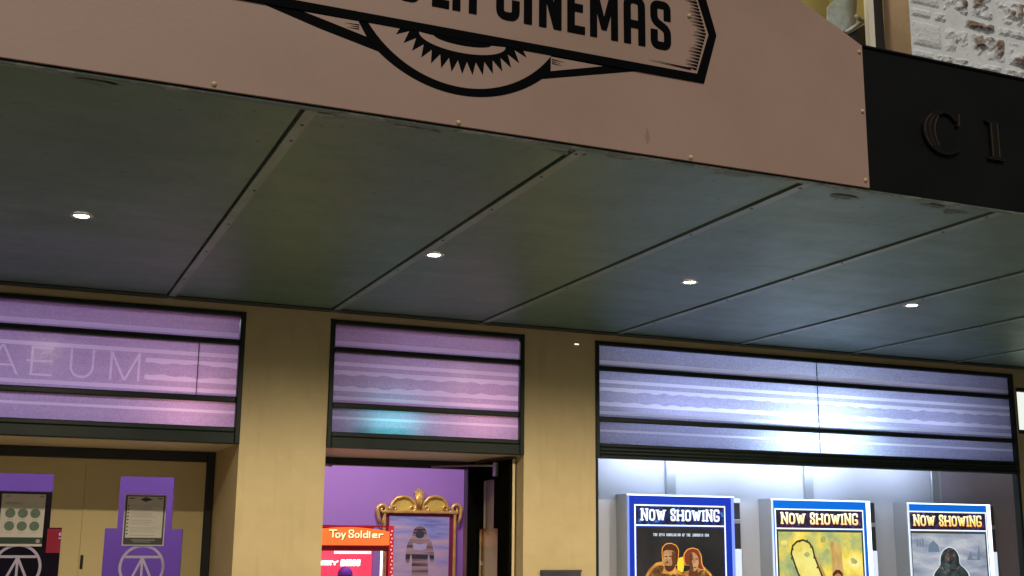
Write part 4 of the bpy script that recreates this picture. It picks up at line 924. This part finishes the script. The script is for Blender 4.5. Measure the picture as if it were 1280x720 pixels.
    for i_, c_ in enumerate(words):
        if c_ == ' ': continue
        k_ = c_ if c_ in G else {'P': 'R', 'L': 'I', 'U': 'O', 'F': 'E', 'J': 'I'}.get(c_, 'O')
        if c_ == 'L': mb.stroke([(u+i_*st_+.002, zz+.022), (u+i_*st_+.002, zz+.002), (u+i_*st_+st_-.005, zz+.002)], .004, yy-.0105, yy-.0095)
        elif c_ == 'U': mb.stroke([(u+i_*st_+.002, zz+.022), (u+i_*st_+.002, zz+.002), (u+i_*st_+st_-.005, zz+.002), (u+i_*st_+st_-.005, zz+.022)], .004, yy-.0105, yy-.0095)
        elif c_ == 'P': mb.stroke([(u+i_*st_+.002, zz), (u+i_*st_+.002, zz+.022), (u+i_*st_+st_-.005, zz+.022), (u+i_*st_+st_-.005, zz+.012), (u+i_*st_+.002, zz+.012)], .004, yy-.0105, yy-.0095)
        elif c_ == 'J': mb.stroke([(u+i_*st_+st_-.006, zz+.022), (u+i_*st_+st_-.006, zz+.002), (u+i_*st_+.002, zz+.002)], .004, yy-.0105, yy-.0095)
        elif c_ == 'F': mb.stroke([(u+i_*st_+.002, zz), (u+i_*st_+.002, zz+.022), (u+i_*st_+st_-.005, zz+.022)], .004, yy-.0105, yy-.0095).stroke([(u+i_*st_+.002, zz+.012), (u+i_*st_+st_-.007, zz+.012)], .004, yy-.0104, yy-.0095)
        else: glyph(mb, k_, u+i_*st_, u+i_*st_+st_-.003, zz, zz+.024, .0042, yy-.0105, yy-.0095)
    obj('print', mb, 'line_dim', lb)
def pic2(lb, x0, x1, z0, z1, yy):
    obj('poster_border', MB().box(x0-.006, x1+.006, yy-.001, yy+.0001, z0, z1+.006), 'outline_dark', lb)
    obj('poster', MB().box(x0+.012, x1-.012, yy-.0022, yy-.0012, z0, z1-.012), 'poster_yellow', lb)
    p = lambda a, b_: ony(930+a/6, 600+b_/6, yy); pp = lambda l: [p(a, b_) for a, b_ in l]
    loop = [(430, 760), (400, 690), (368, 600), (352, 550), (362, 495), (395, 462), (440, 450), (485, 470), (512, 510), (525, 570), (560, 660), (600, 760)]
    lay2(lb, 'print', pp(loop), yy, 3, 'loop_fill'); lay2(lb, 'print', pp([(520, 530), (545, 575), (600, 690), (630, 760), (600, 760), (560, 660), (528, 575)]), yy, 4, 'column_tan')
    obj('print', MB().stroke(pp(loop), .018, yy-.0055, yy-.0045), 'outline_dark', lb)
    rg = random.Random(11)
    def blob(cx_, cy_, r1, r2, k, mat_): lay2(lb, 'print', rnd(pp([(cx_+r1*math.cos(q*.7854)*rg.uniform(.55, 1.1), cy_+r2*math.sin(q*.7854)*rg.uniform(.55, 1.1)) for q in range(8)]), .006, True, 2), yy, k, mat_)
    for a, b_ in ((415, 460), (362, 520), (356, 585), (385, 655), (400, 690), (412, 715), (500, 500), (522, 580), (548, 655), (470, 456)): blob(a, b_, 9, 12, 6, 'outline_dark')
    for a, b_, r1 in ((430, 640, 40), (470, 560, 30), (420, 520, 26), (300, 470, 34), (330, 690, 30), (590, 450, 40), (620, 540, 28), (800, 480, 40), (820, 610, 36), (790, 690, 44)): blob(a, b_, r1*.8, r1*.8, 3.5 if 350 < a < 520 else 2, rg.choice(('poster_yellow', 'loop_fill', 'cloud_olive')))
    lay2(lb, 'print', pp([(640, 455), (690, 470), (725, 500), (735, 590), (755, 760), (665, 760), (655, 600)]), yy, 4, 'column_tan')
    lay2(lb, 'print', pp([(660, 760), (662, 700), (685, 674), (715, 674), (738, 700), (742, 760)]), yy, 6, 'hair_brown'); lay2(lb, 'print', pp([(674, 760), (676, 715), (700, 698), (726, 712), (730, 760)]), yy, 7, 'face_orange')
def pic3(lb, x0, x1, z0, z1, yy):
    obj('poster_border', MB().box(x0-.006, x1+.006, yy-.001, yy+.0001, z0, z1+.006), 'outline_dark', lb)
    obj('poster', MB().box(x0+.012, x1-.012, yy-.0022, yy-.0012, z0, z1-.012), 'poster_mist', lb)
    p = lambda a, b_: ony(1100+a/6, 600+b_/6, yy); pp = lambda l: [p(a, b_) for a, b_ in l]
    lay2(lb, 'print', pp([(360, 540), (365, 490), (380, 470), (398, 450), (415, 470), (435, 490), (445, 540)]), yy, 3, 'mist_hill')
    for a in (280, 300, 320): lay2(lb, 'print', pp([(a-7, 500), (a-5, 450-(a % 3)*8), (a+4, 450), (a+7, 500)]), yy, 3, 'mist_hill')
    lay2(lb, 'print', pp([(650, 600), (680, 530), (690, 585), (725, 595), (740, 480), (752, 600)]), yy, 3, 'mist_hill')
    body = [(395, 760), (405, 700), (432, 664), (452, 640), (450, 580), (470, 530), (515, 503), (560, 520), (590, 570), (594, 636), (630, 660), (660, 700), (670, 760)]
    lay2(lb, 'print', [((x_-(p(520, 640)[0]))*1.08+p(520, 640)[0], (z_-(p(520, 640)[1]))*1.05+p(520, 640)[1]) for x_, z_ in rnd(pp(body), .03, True, 3)], yy, 4, 'hood_rim')
    lay2(lb, 'print', rnd(pp(body), .03, True, 3), yy, 5, 'hood_dark'); 
    lay2(lb, 'print', rnd(pp([(484, 610), (482, 565), (500, 530), (525, 520), (552, 535), (566, 570), (560, 612), (524, 640)]), .012, True, 3), yy, 6, 'hood_brown')
    lay2(lb, 'print', rnd(pp([(494, 606), (492, 566), (505, 534), (525, 524), (545, 540), (553, 572), (549, 606), (524, 634)]), .012, True, 3), yy, 7, 'hood_face')
    lay2(lb, 'print', rnd(pp([(440, 640), (500, 668), (560, 668), (605, 630), (600, 650), (560, 688), (500, 690), (444, 662)]), .01, True, 3), yy, 6, 'hood_face')
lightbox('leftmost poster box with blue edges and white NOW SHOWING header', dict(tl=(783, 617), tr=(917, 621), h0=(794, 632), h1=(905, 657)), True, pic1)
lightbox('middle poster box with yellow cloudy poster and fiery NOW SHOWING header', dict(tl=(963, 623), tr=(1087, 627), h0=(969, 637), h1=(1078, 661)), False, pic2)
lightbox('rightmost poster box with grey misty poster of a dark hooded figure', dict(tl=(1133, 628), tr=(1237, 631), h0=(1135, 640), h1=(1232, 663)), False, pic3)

# ================================================================== SMALL WALL FITTINGS
glow('fitting_glow', (.95, 1, .8), 1.1)
wf = thing('wall_fitting', 'tiny pale lit fitting high on the pillar beside the poster window', 'fitting', (4.27, 0, 3.112))
obj('base', MB().bbox(4.248, 4.292, -.012, -.001, 3.105, 3.119, .003), 'cream_paint', wf); obj('lens', MB().bbox(4.251, 4.289, -.017, -.0125, 3.107, 3.117, .003), 'fitting_glow', wf)
pq = thing('wall_plaque', 'dark rectangular plaque on the mustard pillar beside the doorway', 'plaque', (4.13, 0, .95))
obj('plate', MB().bbox(3.955, 4.303, -.022, -.001, .85, 1.303), 'backplate', pq); obj('rim', MB().bbox(3.95, 4.308, -.024, -.0225, 1.289, 1.305, .002), 'ink', pq)

# ---- things seen in the lit upper window
up1 = thing('leaded_panel', 'pale cut-corner leaded panel leaning in the lit upper window', 'panel', (6.75, .7, 4.05))
def zu(a, b_, Y): return ony(840+a/4.923, b_/4.923, Y)
poly = [zu(a, b_, .75) for a, b_ in ((955, 130), (955, 45), (1010, -10), (1080, -60), (1100, 0), (1092, 170), (1045, 197))]
obj('frame', MB().prism([((x_-6.85)*1.09+6.85, (z_-6.5)*1.07+6.5) for x_, z_ in poly], .76, .80), 'pale_frame', up1); obj('glass', MB().prism(poly, .745, .758), 'leadlight', up1)
up2 = thing('grey_rail', 'grey rail on a dark chest inside the lit upper window', 'rail', (7.2, .6, 6.0))
YR = .62; a_, b_, c_ = zu(1065, 205, YR), zu(1180, 128, YR), zu(1130, 92, YR)
obj('bar', MB().tube([(a_[0], YR, a_[1]), (b_[0], YR, b_[1])], .022).tube([(b_[0]-.02, YR, b_[1]-.02), (c_[0], YR, c_[1])], .02), 'rail_grey', up2)
d_ = zu(1225, 140, YR)
obj('chest', MB().prism([(a_[0], 5.2), (d_[0]+.1, 5.2), (d_[0]+.1, d_[1]-.03), (b_[0]+.02, b_[1]-.03), (a_[0], a_[1]-.03)], YR+.03, YR+.1), 'backplate', up2)
ul = thing('upper_lamp', 'warm ceiling lamp inside the lit upper window', 'light', (6.6, .9, 8.6))
glow('warm_lamp', (1, .85, .6), 4); obj('shade', MB().dome((6.6, .9, 8.6), .15, '-z', .1, 14, 4), 'warm_lamp', ul)
lamp('upper_light', 'POINT', (6.6, .8, 8.3), 60, (1, .88, .66), ul, shadow_soft_size=.15)
